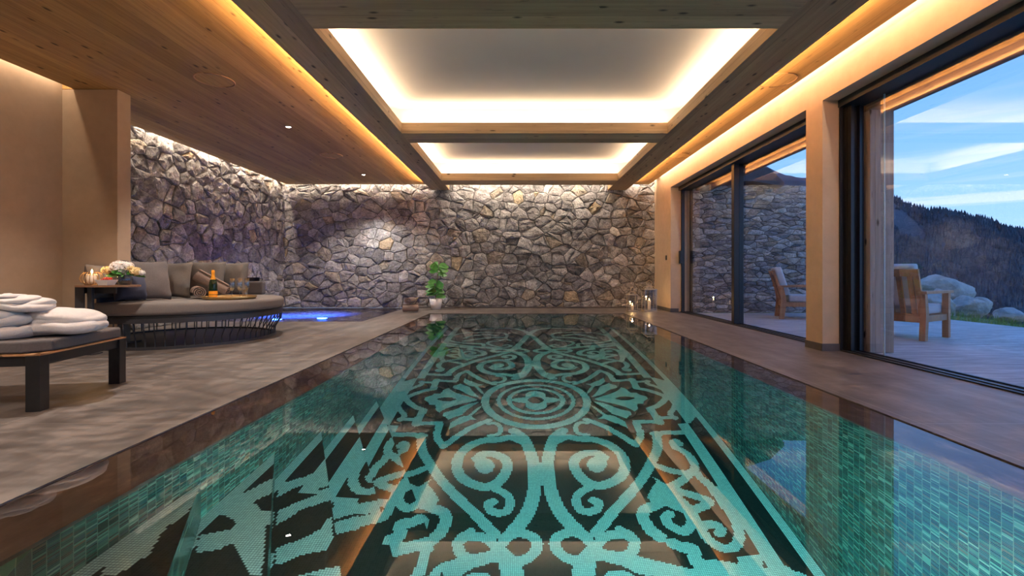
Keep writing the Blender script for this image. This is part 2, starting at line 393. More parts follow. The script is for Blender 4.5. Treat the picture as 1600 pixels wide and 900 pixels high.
def roll_mesh(R, Lg, th=.012, turns=3.2, n=90, seed=0):
    """rolled towel along local X: spiral strip with thickness"""
    v = []; f = []
    for i in range(n+1):
        a = 2*PI*turns*i/n; r = .006+(R-.006)*(i/n)
        r2 = max(r-th, .001); wob = 1+.03*math.sin(a*2.1+seed)
        for x in (-Lg/2, Lg/2):
            xx = x+.006*math.sin(a*1.3+seed+x*9)
            v += [(xx, r*wob*math.cos(a), r*wob*math.sin(a)), (xx, r2*wob*math.cos(a), r2*wob*math.sin(a))]
    for i in range(n):
        b = i*4; c = b+4
        f += [(b, c, c+2, b+2), (b+1, b+3, c+3, c+1), (b, b+1, c+1, c), (b+2, c+2, c+3, b+3)]
    f += [(0, 2, 3, 1), (n*4, n*4+1, n*4+3, n*4+2)]
    return v, f

# ------------------------------------------------------------------ stone walling
def clip(poly, nx, ny, c):
    out = []; k = len(poly)
    for i in range(k):
        a = poly[i]; b = poly[(i+1) % k]; da = a[0]*nx+a[1]*ny-c; db = b[0]*nx+b[1]*ny-c
        if da <= 0: out.append(a)
        if (da < 0 < db) or (db < 0 < da):
            t = da/(da-db); out.append((a[0]+(b[0]-a[0])*t, a[1]+(b[1]-a[1])*t))
    return out
def cells(W, H, size, asp, seed):
    """power diagram of jittered sites = fitted rubble stones"""
    rng = np.random.RandomState(seed); W2 = W/asp
    nx = int(W2/size)+2; nz = int(H/size)+2; S = []; Wt = []
    for i in range(-1, nx+1):
        for j in range(-1, nz+1):
            if rng.rand() < .12: continue
            S.append(((i+.5+rng.uniform(-.46, .46)+.25*(j % 2))*size, (j+.5+rng.uniform(-.46, .46))*size)); Wt.append(rng.uniform(0, .13)*size*size*2)
            if rng.rand() < .42:
                S.append((S[-1][0]+rng.uniform(-.4, .4)*size, S[-1][1]+rng.uniform(-.4, .4)*size)); Wt.append(0)
    S = np.array(S); Wt = np.array(Wt); out = []
    for i in range(len(S)):
        d = ((S-S[i])**2).sum(1); idx = np.argsort(d)[1:26]
        poly = [(0, 0), (W2, 0), (W2, H), (0, H)]
        for j in idx:
            n = S[j]-S[i]; c = (S[j]@S[j]-S[i]@S[i]-Wt[j]+Wt[i])/2
            poly = clip(poly, n[0], n[1], c)
            if len(poly) < 3: break
        if len(poly) >= 3: out.append([(x*asp, z) for x, z in poly])
    return out
def stone_wall(name, W, H, size, asp, seed, tones, origin, ux, nrm, depth=(.018, .05), gap=.0035):
    rng = random.Random(seed); V = []; Fc = []; T = []; MI = []
    ux = Vector(ux); nrm = Vector(nrm); og = Vector(origin)
    def P(x, z, h): return og+ux*x+Vector((0, 0, z))+nrm*h
    b = [P(0, 0, 0), P(W, 0, 0), P(W, H, 0), P(0, H, 0), P(0, 0, -.2), P(W, 0, -.2), P(W, H, -.2), P(0, H, -.2)]
    V += b; T += [(.05, .05, .05)]*8; Fc += [(0, 1, 2, 3), (4, 7, 6, 5), (0, 4, 5, 1), (1, 5, 6, 2), (2, 6, 7, 3), (3, 7, 4, 0)]; MI += [1]*6
    for poly in cells(W, H, size, asp, seed):
        cx = sum(p[0] for p in poly)/len(poly); cz = sum(p[1] for p in poly)/len(poly)
        # resample outline
        pts = []
        for i in range(len(poly)):
            a = poly[i]; c = poly[(i+1) % len(poly)]; ln = math.hypot(c[0]-a[0], c[1]-a[1])
            k = max(1, int(ln/.045))
            for q in range(k): pts.append((a[0]+(c[0]-a[0])*q/k, a[1]+(c[1]-a[1])*q/k))
        if len(pts) < 4: continue
        R = max(math.hypot(p[0]-cx, p[1]-cz) for p in pts)
        if R < .02: continue
        def inset(p, d, amp):
            dx, dz = cx-p[0], cz-p[1]; l = math.hypot(dx, dz) or 1
            s = min(d/l, .7); nn = noise.noise(Vector((p[0]*14, p[1]*14, seed)))*amp
            return (p[0]+dx*s+nn, p[1]+dz*s+nn*.7)
        h0 = rng.uniform(*depth); tx = rng.uniform(-.14, .14); tz = rng.uniform(-.14, .10)
        tone = rng.choices([t for t, _ in tones], [q for _, q in tones])[0]; k = rng.uniform(.78, 1.28); tone = tuple(t*k for t in tone)
        rings = []
        for d, hh, amp in ((gap, 0, .006), (gap+.004, h0*.75, .008), (gap+.018, h0, .012), (gap+min(.07, R*.4), h0+.010, .02)):
            ring = []
            for p in pts:
                q = inset(p, d, amp)
                z = hh if hh == 0 else max(.003, hh+tx*(q[0]-cx)+tz*(q[1]-cz)+(noise.noise(Vector((q[0]*11, q[1]*11, seed+3)))*.02 if d > .02 else 0))
                q = (min(max(q[0], 0), W), min(max(q[1], 0), H))
                ring.append(len(V)); V.append(P(q[0], q[1], z)); T.append(tone)
            rings.append(ring)
        m = len(pts)
        for r0, r1 in zip(rings[:-1], rings[1:]):
            for i in range(m): Fc.append((r0[i], r0[(i+1) % m], r1[(i+1) % m], r1[i])); MI.append(0)
        V.append(P(cx, cz, max(.004, h0+.010+rng.uniform(-.006, .005)))); T.append(tone); ce = len(V)-1
        for i in range(m): Fc.append((rings[-1][i], rings[-1][(i+1) % m], ce)); MI.append(0)
    o = new_obj(name, V, Fc, [M_stone, M_mortar])
    a = o.data.attributes.new('tone', 'FLOAT_COLOR', 'POINT'); a.data.foreach_set('color', np.array([(*t, 1) for t in T], np.float32).ravel())
    o.data.polygons.foreach_set('material_index', MI)
    return st(o)
TONES = [((.34, .325, .33), 5), ((.28, .27, .275), 4), ((.40, .385, .38), 3), ((.36, .315, .265), 1.2), ((.42, .34, .24), .3), ((.23, .22, .225), 2), ((.50, .48, .46), .6)]

# ------------------------------------------------------------------ room shell
PX0, PX1, PY0, PY1 = -1.80, 2.08, 1.0, 9.42       # water edge in the deck
IX0, IX1, IY1 = -1.46, 1.82, 9.34                 # inner pool walls
JX0, JX1, JY0, JY1 = -5.46, -2.62, 7.85, 10.90    # hot tub recess
YN = -2.6
fl = MB()
for r in ((XL-.3, PX0, YN, JY0), (JX1, PX0, JY0, PY1), (PX0, PX1, YN, PY0), (PX1, 3.5, YN, PY1), (JX1, 3.5, PY1, YB), (XL-.3, JX1, JY1, YB)):
    fl.box(r[0], r[1], r[2], r[3], -.18, 0)
st(fl.build('floor', M_floor))
stone_wall('wall_back', XR-XL+.3, 3.12, .205, 1.3, 5, TONES, (XL-.2, YB+.03, 0), (1, 0, 0), (0, -1, 0))
stone_wall('wall_left', 5.7, 3.12, .205, 1.25, 8, TONES, (XL-.02, YB-5.6, 0), (0, 1, 0), (1, 0, 0))
st(MB().box(XLP-.2, XLP, YN, 5.24, 0, 3.15).build('wall_plaster_left', M_plaster))
st(MB().box(XLP-.5, -4.45, 5.24, 5.42, 0, ZP-.004, .006).build('wall_pier_left', M_plaster))
st(MB().box(XL-.3, 3.5, YN-.2, YN, 0, 3.2).build('wall_near', M_plaster))
WZ, WY0, WY1, CY0, CY1 = 2.58, 5.16, 9.78, 4.88, 5.16
wr = MB(); wr.box(XR, XR+.39, WY1, YB, 0, 3.15); wr.box(XR, XR+.39, YN, WY1, WZ, 3.15); wr.box(XR, XR+.2, CY0, CY1, 0, WZ)
st(wr.build('wall_right', M_plaster_r))
bb = MB(); bb.box(XR-.012, XR+.01, WY1-.006, YB, 0, .075); bb.box(XR-.012, XR+.16, WY1-.012, WY1+.005, 0, .075)
bb.box(XR-.012, XR+.01, CY0-.01, CY1, 0, .075); bb.box(XR-.012, XR+.2, CY0-.012, CY0+.002, 0, .075)
st(bb.build('baseboard_right', M_base))
st(MB().box(JX1, XR, YB-.10, YB-.05, 0, .03).build('baseboard_back', M_base))
st(MB().box(XL-.4, XR+.33, YN-.2, YB+.3, 3.13, 3.3).build('ceiling', M_white))
# wood-clad ceiling panels either side of the beams
pl = MB(); pl.box(XLP+.12, BL0, YN, 5.24, ZP, ZP+.08); pl.box(XL+.12, BL0, 5.24, YB-.10, ZP, ZP+.08)
pl.build('ceiling_panel_left', M_ceil); st(bpy.data.objects['ceiling_panel_left'])
st(MB().box(BR1, XR-.15, YN, YB-.10, ZP, ZP+.08).build('ceiling_panel_right', M_ceil))
for nm, a, b_ in (('trim_1', BL0, BL1), ('trim_2', BR0, BR1)):
    st(MB().box(a, b_, YN, YB-.03, ZB, ZL, .004).build(nm, M_beamy))
for i, (a, b_) in enumerate(((YN, COF[0][0]), (COF[0][1], COF[1][0]), (COF[1][1], COF[2][0]), (COF[2][1], 10.30))):
    st(MB().box(BL1, BR0, a, b_, ZB, ZL, .004).build('trim_%d' % (i+3), M_beamx))
# upstands hiding the strips and closing each coffer
up = MB()
for x in (BL1-.27, BR0+.23): up.box(x, x+.04, YN, YB, ZL, 3.14)
for y0, y1 in COF:
    for y in (y0-.25, y1+.21): up.box(BL1-.23, BR0+.23, y, y+.04, ZL, 3.14)
st(up.build('ceiling_upstand', M_white))
# ------------------------------------------------------------------ pool
co = MB()
LZ = -.022
co.box(PX0, IX0, PY0, PY1, -.055, LZ); co.box(IX1, PX1, PY0, PY1, -.055, LZ); co.box(IX0, IX1, IY1, PY1, -.055, LZ)
st(co.build('pool_ledge', M_coping))
WD = 2.10
for nm, r in (('pool_wall_left', (IX0-.1, IX0, PY0-.1, IY1)), ('pool_wall_right', (IX1, IX1+.1, PY0-.1, IY1)), ('pool_wall_back', (IX0-.1, IX1+.1, IY1, IY1+.08)), ('pool_wall_near', (IX0-.1, IX1+.1, PY0-.1, PY0))):
    st(MB().box(r[0], r[1], r[2], r[3], -WD-.1, -.055 if nm != 'pool_wall_near' else -.02).build(nm, M_mwall))
import json
PAT = json.loads('''{"strokes": [[[[0.485,0.471],[0.576,0.541],[0.682,0.646]],0.07],[[[0.68,0.658],[0.774,0.792],[0.864,0.952]],0.07],[[[0.867,0.938],[0.933,0.849],[0.967,0.717]],0.07],[[[0.955,0.716],[0.967,0.544],[1.199,0.567]],0.07],[[[1.192,0.592],[1.193,0.459],[1.177,0.283]],0.08],[[[1.171,0.283],[1.277,0.216],[1.369,0.111],[1.423,0.027]],0.075],[[[1.523,0.041],[1.477,0.189],[1.415,0.308],[1.351,0.405],[1.36,0.518]],0.06],[[[1.209,0.493],[1.372,0.5]],0.06],[[[1.075,0.785],[1.221,0.778],[1.347,0.792]],0.075],[[[1.101,0.776],[1.046,1.006],[0.95,1.185],[0.821,1.39],[0.662,1.581],[0.513,1.739],[0.418,1.852],[0.351,1.927]],0.085],[[[0.236,0.67],[0.154,0.78],[0.11,0.905],[0.077,1.059],[0.057,1.2],[0.057,1.376],[0.071,1.55],[0.112,1.708],[0.167,1.818],[0.229,1.91]],0.108],[[[0.136,0.865],[0.262,0.784],[0.377,0.821],[0.504,0.838],[0.629,0.93],[0.703,1.072],[0.706,1.233],[0.652,1.36],[0.565,1.43],[0.456,1.467],[0.37,1.433],[0.311,1.339],[0.282,1.224],[0.305,1.121],[0.392,1.052],[0.494,1.048],[0.549,1.116]],0.092],[[[0.429,1.451],[0.34,1.504],[0.273,1.557],[0.249,1.636],[0.273,1.714],[0.336,1.735],[0.396,1.707],[0.412,1.644],[0.377,1.622]],0.07],[[[0.489,0.536],[0.413,0.532],[0.367,0.604],[0.377,0.722],[0.468,0.76]],0.05],[[[0.294,1.957],[0.244,1.933],[0.193,1.914],[0.111,1.933],[0.063,1.98],[0.06,2.031],[0.097,2.092],[0.144,2.127],[0.2,2.143],[0.255,2.107],[0.314,2.051],[0.376,1.992],[0.416,1.963],[0.472,1.945],[0.54,1.955],[0.592,1.996],[0.588,2.048],[0.549,2.105],[0.484,2.134],[0.426,2.136],[0.371,2.113],[0.33,2.062],[0.303,2.01],[0.252,1.939]],0.075],[[[0.516,1.904],[0.584,1.958],[0.607,2.008]],0.06],[[[0.432,2.145],[0.507,2.179],[0.576,2.23],[0.725,2.269]],0.06],[[[0.217,2.144],[0.191,2.252]],0.09],[[[1.249,0.978],[1.238,0.924],[1.2,0.951],[1.194,1.022],[1.238,1.077],[1.272,1.167],[1.27,1.292],[1.246,1.356],[1.26,1.454],[1.293,1.549],[1.304,1.665],[1.306,1.772]],0.07],[[[1.323,1.597],[1.34,1.737],[1.355,1.866]],0.08],[[[1.315,1.707],[1.321,1.861],[1.313,1.977],[1.283,2.061],[1.22,2.125],[1.152,2.126],[1.109,2.09],[1.076,2.023],[1.076,1.957],[1.125,1.924],[1.181,1.937],[1.197,1.984],[1.17,2.005]],0.07],[[[0.965,1.265],[1.02,1.313],[1.091,1.354],[1.165,1.379],[1.23,1.37]],0.07],[[[1.174,1.412],[1.09,1.479],[1.003,1.529],[1.061,1.592],[1.14,1.644],[1.22,1.708],[1.187,1.743],[1.111,1.772],[1.049,1.789]],0.075],[[[0.974,1.526],[1.02,1.683],[1.058,1.79],[1.054,1.898]],0.085],[[[0.987,1.666],[1.026,1.774],[1.036,1.849],[1.012,1.916],[0.952,1.96],[0.893,1.926],[0.859,1.865],[0.873,1.819],[0.905,1.804]],0.075],[[[0.811,1.714],[0.737,1.745],[0.709,1.815],[0.726,1.921],[0.776,1.991]],0.09],[[[0.844,2.05],[0.891,2.086],[0.957,2.113],[0.947,2.218],[1.082,2.252],[1.19,2.294],[1.324,2.339],[1.406,2.36]],0.085],[[[0.275,2.119],[0.174,2.524],[0.076,3.043],[-0.039,3.566],[-0.181,3.909],[-0.432,4.068],[-0.705,4.017],[-0.994,3.9]],0.1],[[[1.42,3.631],[1.511,3.251],[1.502,2.879],[1.372,2.555],[1.114,2.396],[0.745,2.24],[0.413,2.116],[0.255,2.119]],0.09],[[[0.861,3.55],[1.207,3.496],[1.396,3.128],[1.409,2.85],[1.242,2.646],[1.034,2.54],[0.789,2.509],[0.751,2.287]],0.07],[[[0.421,3.038],[0.405,3.289],[0.503,3.517],[0.818,3.595]],0.06],[[[0.336,2.753],[0.412,2.92],[0.529,2.749],[0.673,2.691],[0.696,2.512],[0.529,2.294],[0.404,2.25],[0.319,2.346],[0.377,2.441],[0.435,2.391]],0.055],[[[0.594,3.221],[0.79,3.346],[1.002,3.208],[1.125,2.98]],0.08],[[[0.491,3.073],[0.71,3.031],[0.894,2.907],[1.106,2.729]],0.09],[[[1.413,2.45],[1.202,2.314],[0.932,2.279]],0.06]],"polys": [[[0.63,-0.01],[0.801,-0.131],[0.967,-0.233],[1.006,-0.278],[1.053,-0.227],[1.05,-0.15],[1.131,-0.125],[1.127,-0.023],[1.217,-0.015],[1.226,0.035],[1.159,0.097],[1.151,0.156],[1.076,0.155],[1.051,0.287],[1.008,0.322],[0.939,0.216],[0.835,0.13],[0.711,0.056]],[[0.62,0.057],[0.729,0.106],[0.863,0.256],[0.966,0.33],[0.964,0.395],[0.926,0.42],[0.895,0.472],[0.83,0.413],[0.773,0.372],[0.71,0.215]],[[0.563,0.113],[0.63,0.21],[0.707,0.376],[0.779,0.409],[0.858,0.522],[0.858,0.66],[0.795,0.581],[0.721,0.512],[0.654,0.455],[0.608,0.465],[0.673,0.388],[0.62,0.27]],[[0.882,1.392],[0.922,1.43],[0.958,1.48],[1.001,1.654],[1.036,1.825],[0.968,1.78],[0.903,1.723],[0.821,1.746],[0.789,1.619],[0.858,1.514],[0.913,1.445]],[[0.388,1.203],[0.412,1.144],[0.469,1.097],[0.53,1.1],[0.565,1.153],[0.556,1.23],[0.512,1.294],[0.455,1.318],[0.403,1.279]]],"holes": [[[0.85,-0.017],[0.926,-0.043],[1.01,-0.036],[1.087,0.009],[1.018,0.051],[0.922,0.044]]],"near": [[[1.599,3.006],[1.57,2.83],[1.497,2.661],[1.432,2.818],[1.457,2.849],[1.482,2.896],[1.399,2.967],[1.345,2.954],[1.306,3.051],[1.326,3.076],[1.251,3.228],[1.183,3.366],[1.226,3.369],[1.386,3.202],[1.412,3.203],[1.429,3.237],[1.489,3.259],[1.514,3.26],[1.564,3.155],[1.466,3.106],[1.465,3.061],[1.514,3.027],[1.555,3.009]],[[1.541,2.55],[1.599,2.431],[1.485,2.337],[1.383,2.21],[1.327,2.336],[1.41,2.384],[1.49,2.458]],[[1.431,2.776],[1.479,2.668],[1.424,2.596],[1.279,2.447],[1.235,2.543],[1.289,2.582],[1.366,2.645],[1.398,2.722]],[[1.303,3.038],[1.353,2.927],[1.266,2.861],[1.207,2.792],[1.19,2.671],[1.111,2.838],[1.114,2.925],[1.196,2.949],[1.261,3.003]],[[1.363,2.215],[1.225,2.144],[1.189,2.249],[1.312,2.308]],[[1.262,2.413],[1.154,2.352],[1.11,2.459],[1.218,2.509]],[[1.186,3.086],[1.121,3.051],[1.008,3.007],[0.98,3.068]],[[1.661,3.444],[1.657,3.3],[1.642,3.216],[1.605,3.161],[1.573,3.159],[1.541,3.209],[1.531,3.278],[1.522,3.337],[1.535,3.382],[1.521,3.439],[1.505,3.484],[1.475,3.548],[1.499,3.666],[1.547,3.67],[1.607,3.556]]]}''')
def smooth(p):
    p=np.array(p,float)
    if len(p)<3: return p
    out=[]
    q=np.vstack([2*p[0]-p[1],p,2*p[-1]-p[-2]])
    for i in range(1,len(q)-2):
        a,b,c,d=q[i-1:i+3]
        for t in np.linspace(0,1,6,endpoint=False):
            out.append(.5*((2*b)+(-a+c)*t+(2*a-5*b+4*c-d)*t*t+(-a+3*b-3*c+d)*t**3))
    out.append(p[-1]); return np.array(out)
def seg(G,X,Z,a,b,w,T,x0,z0):
    lo=np.minimum(a,b)-w;hi=np.maximum(a,b)+w
    i0=max(int((lo[0]-x0)/T),0);i1=int((hi[0]-x0)/T)+2
    j0=max(int((z0-hi[1])/T),0);j1=int((z0-lo[1])/T)+2
    if i1<=0 or j1<=0: return
    x=X[j0:j1,i0:i1];z=Z[j0:j1,i0:i1]
    if x.size==0: return
    d=b-a;L=max((d*d).sum(),1e-9)
    t=np.clip(((x-a[0])*d[0]+(z-a[1])*d[1])/L,0,1)
    G[j0:j1,i0:i1]|=np.hypot(x-a[0]-t*d[0],z-a[1]-t*d[1])<w/2
def inpoly(x,z,P):
    r=np.zeros(x.shape,bool);n=len(P)
    for k in range(n):
        (x1,z1),(x2,z2)=P[k],P[(k+1)%n]
        if z1==z2: continue
        c=((z1>z)!=(z2>z))&(x<(x2-x1)*(z-z1)/(z2-z1)+x1); r^=c
    return r
def raster(data,T,x0,x1,z0,z1):
    
    nx=int(round((x1-x0)/T));nz=int(round((z0-z1)/T))
    X,Z=np.meshgrid(x0+T*(np.arange(nx)+.5),z0-T*(np.arange(nz)+.5))
    G=np.zeros(X.shape,bool)
    zz=np.abs(Z)
    # evaluate on a quarter then mirror
    q=int(round(max(abs(z0),abs(z1))/T))+1;m=int(round(max(abs(x0),abs(x1))/T))+1
    QX,QZ=np.meshgrid(T*(np.arange(m)+.5),q*T-T*(np.arange(q)+.5))
    Q=np.zeros(QX.shape,bool);H=np.zeros(QX.shape,bool)
    for p,w in data['strokes']:
        p=smooth(p) if len(p)>3 else np.array(p,float)
        for a,b in zip(p[:-1],p[1:]):
            seg(Q,QX,QZ,a,b,w,T,0,q*T)
            seg(Q,QX,QZ,a*[-1,1],b*[-1,1],w,T,0,q*T)
    for p in data['polys']: Q|=inpoly(QX,QZ,p)
    for p in data['holes']: Q&=~inpoly(QX,QZ,p)
    R=np.hypot(QX,QZ/1.07)
    med=R<.60
    ring=((R>.515))|((R>.385)&(R<.432))|((R>.27)&(R<.322))
    an=np.arctan2(QZ/1.07,QX)
    pet=R<np.where(an<.62,.10+.13*np.clip(1-an/.62,0,1)**1.3+.05*np.clip(1-an/.62,0,1)**.5,0)
    pet|=np.hypot(QX,QZ/1.07-.115)<.115
    pet|=R<.13
    pet&=~(R<.085)
    Q=np.where(med,ring|pet,Q)
    ax=QX
    Q|=(ax>1.575)
    Q&=~((ax>1.455)&(ax<1.575)&(QZ<10))|False
    arc=np.abs(QZ)<.62*1
    # between the two stripes it is dark, except where the frame bulges into it
    Q|=(ax>1.345)&(ax<1.455)&~((QZ<.62))
    bul=(QZ<.62)&(ax>1.30)&(ax>1.44-0*QZ)&(ax<1.575)
    Q|=bul&(QZ<.5)
    Q|=bul&(ax<1.345+ (1.575-1.345))&((ax-1.345)/.23+ (QZ-.5)/.3<1.0)
    N_=Q&~((QZ>2.5)&(ax<1.456)&(ax>.95))
    for p in data['near']: N_|=inpoly(QX,QZ,p)&(QZ>2.2)
    ix=np.minimum((np.abs(X)/T).astype(int),m-1);iz=np.clip(q-1-(np.abs(Z)/T).astype(int),0,q-1)
    return np.where(Z>0,N_[iz,ix],Q[iz,ix])

XC, ZC = .181, 5.21
NXT = int(round((IX1-IX0)/TILE)); NYT = int(round((IY1-PY0)/TILE))
G = raster(PAT, TILE, IX0-XC, IX1-XC, ZC-PY0, ZC-IY1)      # row 0 = near end
DIR = (.4384, -.8988); EDGE = [(1.42, .05), (2.17, .42), (2.82, .78), (3.48, 1.13), (4.15, 1.49), (4.83, 1.83)]
def xline(y0, y): return IX0+(y-y0)/DIR[1]*DIR[0]           # x where the step edge starting at (IX0, y0) meets y
def tiles(name, lo, hi, z):
    """mosaic sheet at depth z between two step edges (None = open)"""
    V = []; Fc = []; MI = []
    for j in range(NYT):
        ya = PY0+j*TILE; yb = ya+TILE; yc = ya+TILE/2
        xa = IX0 if lo is None else max(IX0, xline(lo, yc)); xb = IX1 if hi is None else min(IX1, xline(hi, yc))
        if xb-xa < .002: continue
        ia = int((xa-IX0)/TILE); ib = min(NXT-1, int((xb-IX0-1e-6)/TILE)); row = G[j]; i = ia
        while i <= ib:
            k = i
            while k+1 <= ib and row[k+1] == row[i]: k += 1
            x0 = max(xa, IX0+i*TILE); x1 = min(xb, IX0+(k+1)*TILE); n = len(V)
            V += [(x0, ya, z), (x1, ya, z), (x1, yb, z), (x0, yb, z)]; Fc.append((n, n+1, n+2, n+3)); MI.append(0 if row[i] else 1)
            i = k+1
    o = new_obj(name, V, Fc, [M_mlight, M_mdark]); o.data.polygons.foreach_set('material_index', MI); return st(o)
# region right of a step edge is towards the deep end
tiles('pool_floor', EDGE[-1][0], None, -WD)
st(MB().box(IX0-.1, IX1+.1, PY0-.1, IY1+.08, -WD-.15, -WD-.002).build('pool_slab', M_mortar))
for i in range(len(EDGE)-1):
    ylo, yhi, dep = EDGE[i][0], EDGE[i+1][0], EDGE[i+1][1]
    tiles('pool_step_tread', ylo, yhi, -dep)
def quadpoly(yedge):   # plan area left of an edge inside the pool
    xe = xline(yedge, PY0)
    return [(IX0, PY0), (min(xe, IX1), PY0), (IX0, yedge)] if yedge > PY0 else []
for i, (ye, dep) in enumerate(EDGE):
    p = quadpoly(ye); v, f = prism(p, -WD, -dep-.002)
    st(new_obj('pool_step', v, f, M_mwall))
wv = MB(); rc = lambda a, b, c, d, z: [(a, c, z), (b, c, z), (b, d, z), (a, d, z)]
o_, i_ = (PX0+.001, PX1-.001, PY0+.001, PY1-.001), (IX0-.004, IX1+.004, PY0-.004, IY1+.004)
wv.add(rc(*o_, -.006)+rc(*o_, -.04)+rc(*i_, -.0401)+rc(*i_, -WD-.01),
       [(0, 1, 2, 3), (15, 14, 13, 12)]+[(k+4*j, 4*j+4+k, 4*j+4+(k+1) % 4, 4*j+(k+1) % 4) for j in range(3) for k in range(4)])
tag(wv.build('pool_water', M_water), 'clear still turquoise water filling the long indoor swimming pool', 'water', kind='stuff')

# hot tub
jt = MB(); jt.box(JX0, JX1, JY0, JY1, -.72, -.60); jt.box(JX1-.02, JX1, JY0, JY1, -.6, -.02); jt.box(JX0, JX1, JY0, JY0+.02, -.6, -.02); jt.box(JX0, JX0+.02, JY0, JY1, -.6, -.02); jt.box(JX0, JX1, JY1-.02, JY1, -.6, -.02)
jt.box(JX0+.02, JX1-.02, JY1-.4, JY1-.02, -.6, -.30); jt.box(JX0+.02, JX0+.5, JY0, JY1, -.6, -.30)
st(jt.build('hot_tub_basin', M_coping))
V = []; Fc = []; nx, ny = 110, 120
for j in range(ny+1):
    for i in range(nx+1):
        x = JX0+(JX1-JX0)*i/nx; y = JY0+(JY1-JY0)*j/ny
        k = math.exp(-(((x+4.15)/.9)**2+((y-9.4)/.9)**2)); e = min(1, 6*min(x-JX0, JX1-x, y-JY0, JY1-y))
        z = -.015+e*(.006*noise.noise(Vector((x*4, y*4, 0)))+k*(.028*abs(noise.fractal(Vector((x*7, y*7, 3)), .5, 2, 5))+.025*math.exp(-(((x+4.1)/.3)**2+((y-10.0)/.3)**2))))
        V.append((x, y, z))
for j in range(ny):
    for i in range(nx): a = j*(nx+1)+i; Fc.append((a, a+1, a+nx+2, a+nx+1))
def tubm():
    m = bpy.data.materials.new('bubbling_water'); m.use_nodes = True; nt = m.node_tree; nt.nodes.clear()
    r = N(nt, 'ShaderNodeBsdfGlass', i_Roughness=.0, i_IOR=1.333)
    df = N(nt, 'ShaderNodeBsdfTranslucent'); df.inputs[0].default_value = (.75, .82, .95, 1)
    d2 = N(nt, 'ShaderNodeBsdfDiffuse'); d2.inputs[0].default_value = (.75, .8, .85, 1)
    ms = N(nt, 'ShaderNodeMixShader', i_0=.10); L(nt, df.outputs[0], ms.inputs[1]); L(nt, d2.outputs[0], ms.inputs[2])
    s = N(nt, 'ShaderNodeSeparateXYZ'); L(nt, pos(nt), s.inputs[0])
    dx = M(nt, 'DIVIDE', M(nt, 'ADD', s.outputs[0], 4.15), 1.1); dy = M(nt, 'DIVIDE', M(nt, 'SUBTRACT', s.outputs[1], 9.3), 1.0)
    k = M(nt, 'SUBTRACT', 1.0, M(nt, 'ADD', M(nt, 'MULTIPLY', dx, dx), M(nt, 'MULTIPLY', dy, dy)), clamp=True)
    nn = noise_t(nt, pos(nt), 9, 5, .7); foam = M(nt, 'MULTIPLY', k, M(nt, 'SUBTRACT', M(nt, 'MULTIPLY', nn, 2.6), .45), clamp=True)
    mx = N(nt, 'ShaderNodeMixShader'); L(nt, foam, mx.inputs[0]); L(nt, r.outputs[0], mx.inputs[1]); L(nt, ms.outputs[0], mx.inputs[2])
    o = N(nt, 'ShaderNodeOutputMaterial'); L(nt, mx.outputs[0], o.inputs[0]); return m
tag(new_obj('bubbling_water', V, Fc, tubm(), smooth=True), 'rippling foamy hot tub water glowing blue beside the stone corner', 'water', kind='stuff')
BLUEM = emit('blue_lamp_lens', (.05, .22, 1.0), 3.5)
for (x, y) in ((-4.5, 8.75), (-3.75, 9.0)):
    g = empty('tub_lamp', (x, y, -.60)); tag(g, 'round blue lamp in the hot tub floor, %s one' % ('left' if x < -4 else 'right'), 'lamp', 'hot tub floor lamps')
    MB().lathe([(.10, 0), (.10, .02), (.085, .025)], 20).build('rim', M_dgrey, g, True)
    v, f = prism([(.083*math.cos(2*PI*k/20), .083*math.sin(2*PI*k/20)) for k in range(20)], .01, .026); new_obj('lens', v, f, BLUEM, g)
    d = bpy.data.lights.new('tub_glow', 'POINT'); d.energy = 20; d.color = (.02, .11, 1); d.shadow_soft_size = .08
    o = bpy.data.objects.new('tub_glow', d); C.objects.link(o); o.location = (x, y, -.40)

# ------------------------------------------------------------------ glazing
GX = 3.42
def window(n, y0, y1, mull, seams=()):
    w = empty('window_%d' % n, (0, 0, 0)); st(w)
    f = MB(); f.box(GX-.14, GX+.09, y0, y1, WZ-.075, WZ); f.box(GX-.12, GX+.09, y0, y1, -.03, .012)
    f.box(GX-.075, GX-.055, y0, y1, .012, .02); f.box(GX+.02, GX+.035, y0, y1, .012, .022)
    fr_ = f.build('window_frame', M_black, w)
    j = MB()
    j.box(GX-.09, GX+(.09 if n == 2 else -.03), y1-.05, y1, .012, WZ-.07); j.box(GX-.13, GX-.10, y1-.02, y1+.0, .012, WZ-.02) if n == 2 else None
    j.box(GX-.075, GX-.045, y1-.10, y1-.05, .012, WZ-.07) if n == 2 else None; j.box(GX+.02, GX+.04, y1-.09, y1-.05, .012, WZ-.07) if n == 2 else None
    if y0 > 0: j.box(GX-.09, GX+.09, y0, y0+.05, .012, WZ-.07)
    j.build('jamb', M_black, w)
    for m in mull:
        q = MB(); q.box(GX-.09, GX-.01, m-.06, m+.03, .012, WZ-.07, .004); q.box(GX+.01, GX+.08, m-.02, m+.05, .012, WZ-.07, .004); q.build('mullion', M_black, w)
    for s_ in seams: MB().box(GX+.045, GX+.055, s_, s_+.012, .012, WZ-.07).build('pane_edge', simple('glass_edge', (.45, .58, .62), .2, 0, .05, 9, 0), w)
    ys = [y0]+list(mull)+[y1]
    for a, b_ in zip(ys[:-1], ys[1:]):
        MB().add([(GX, a+.02, .01), (GX, b_-.02, .01), (GX, b_-.02, WZ-.07), (GX, a+.02, WZ-.07)], [(0, 1, 2, 3)]).build('pane', M_glass, w)
    return w
w1 = window(1, WY0, WY1, [7.42]); w2 = window(2, YN, CY0, [], [4.50])
MB().box(GX-.15, GX-.09, 9.66, 9.74, 1.00, 1.26, .008).build('handle', M_black, w1)
g = empty('light_switch', (XR, 10.08, 1.13)); tag(g, 'small dark switch plate on the plaster wall by the stone corner', 'switch')
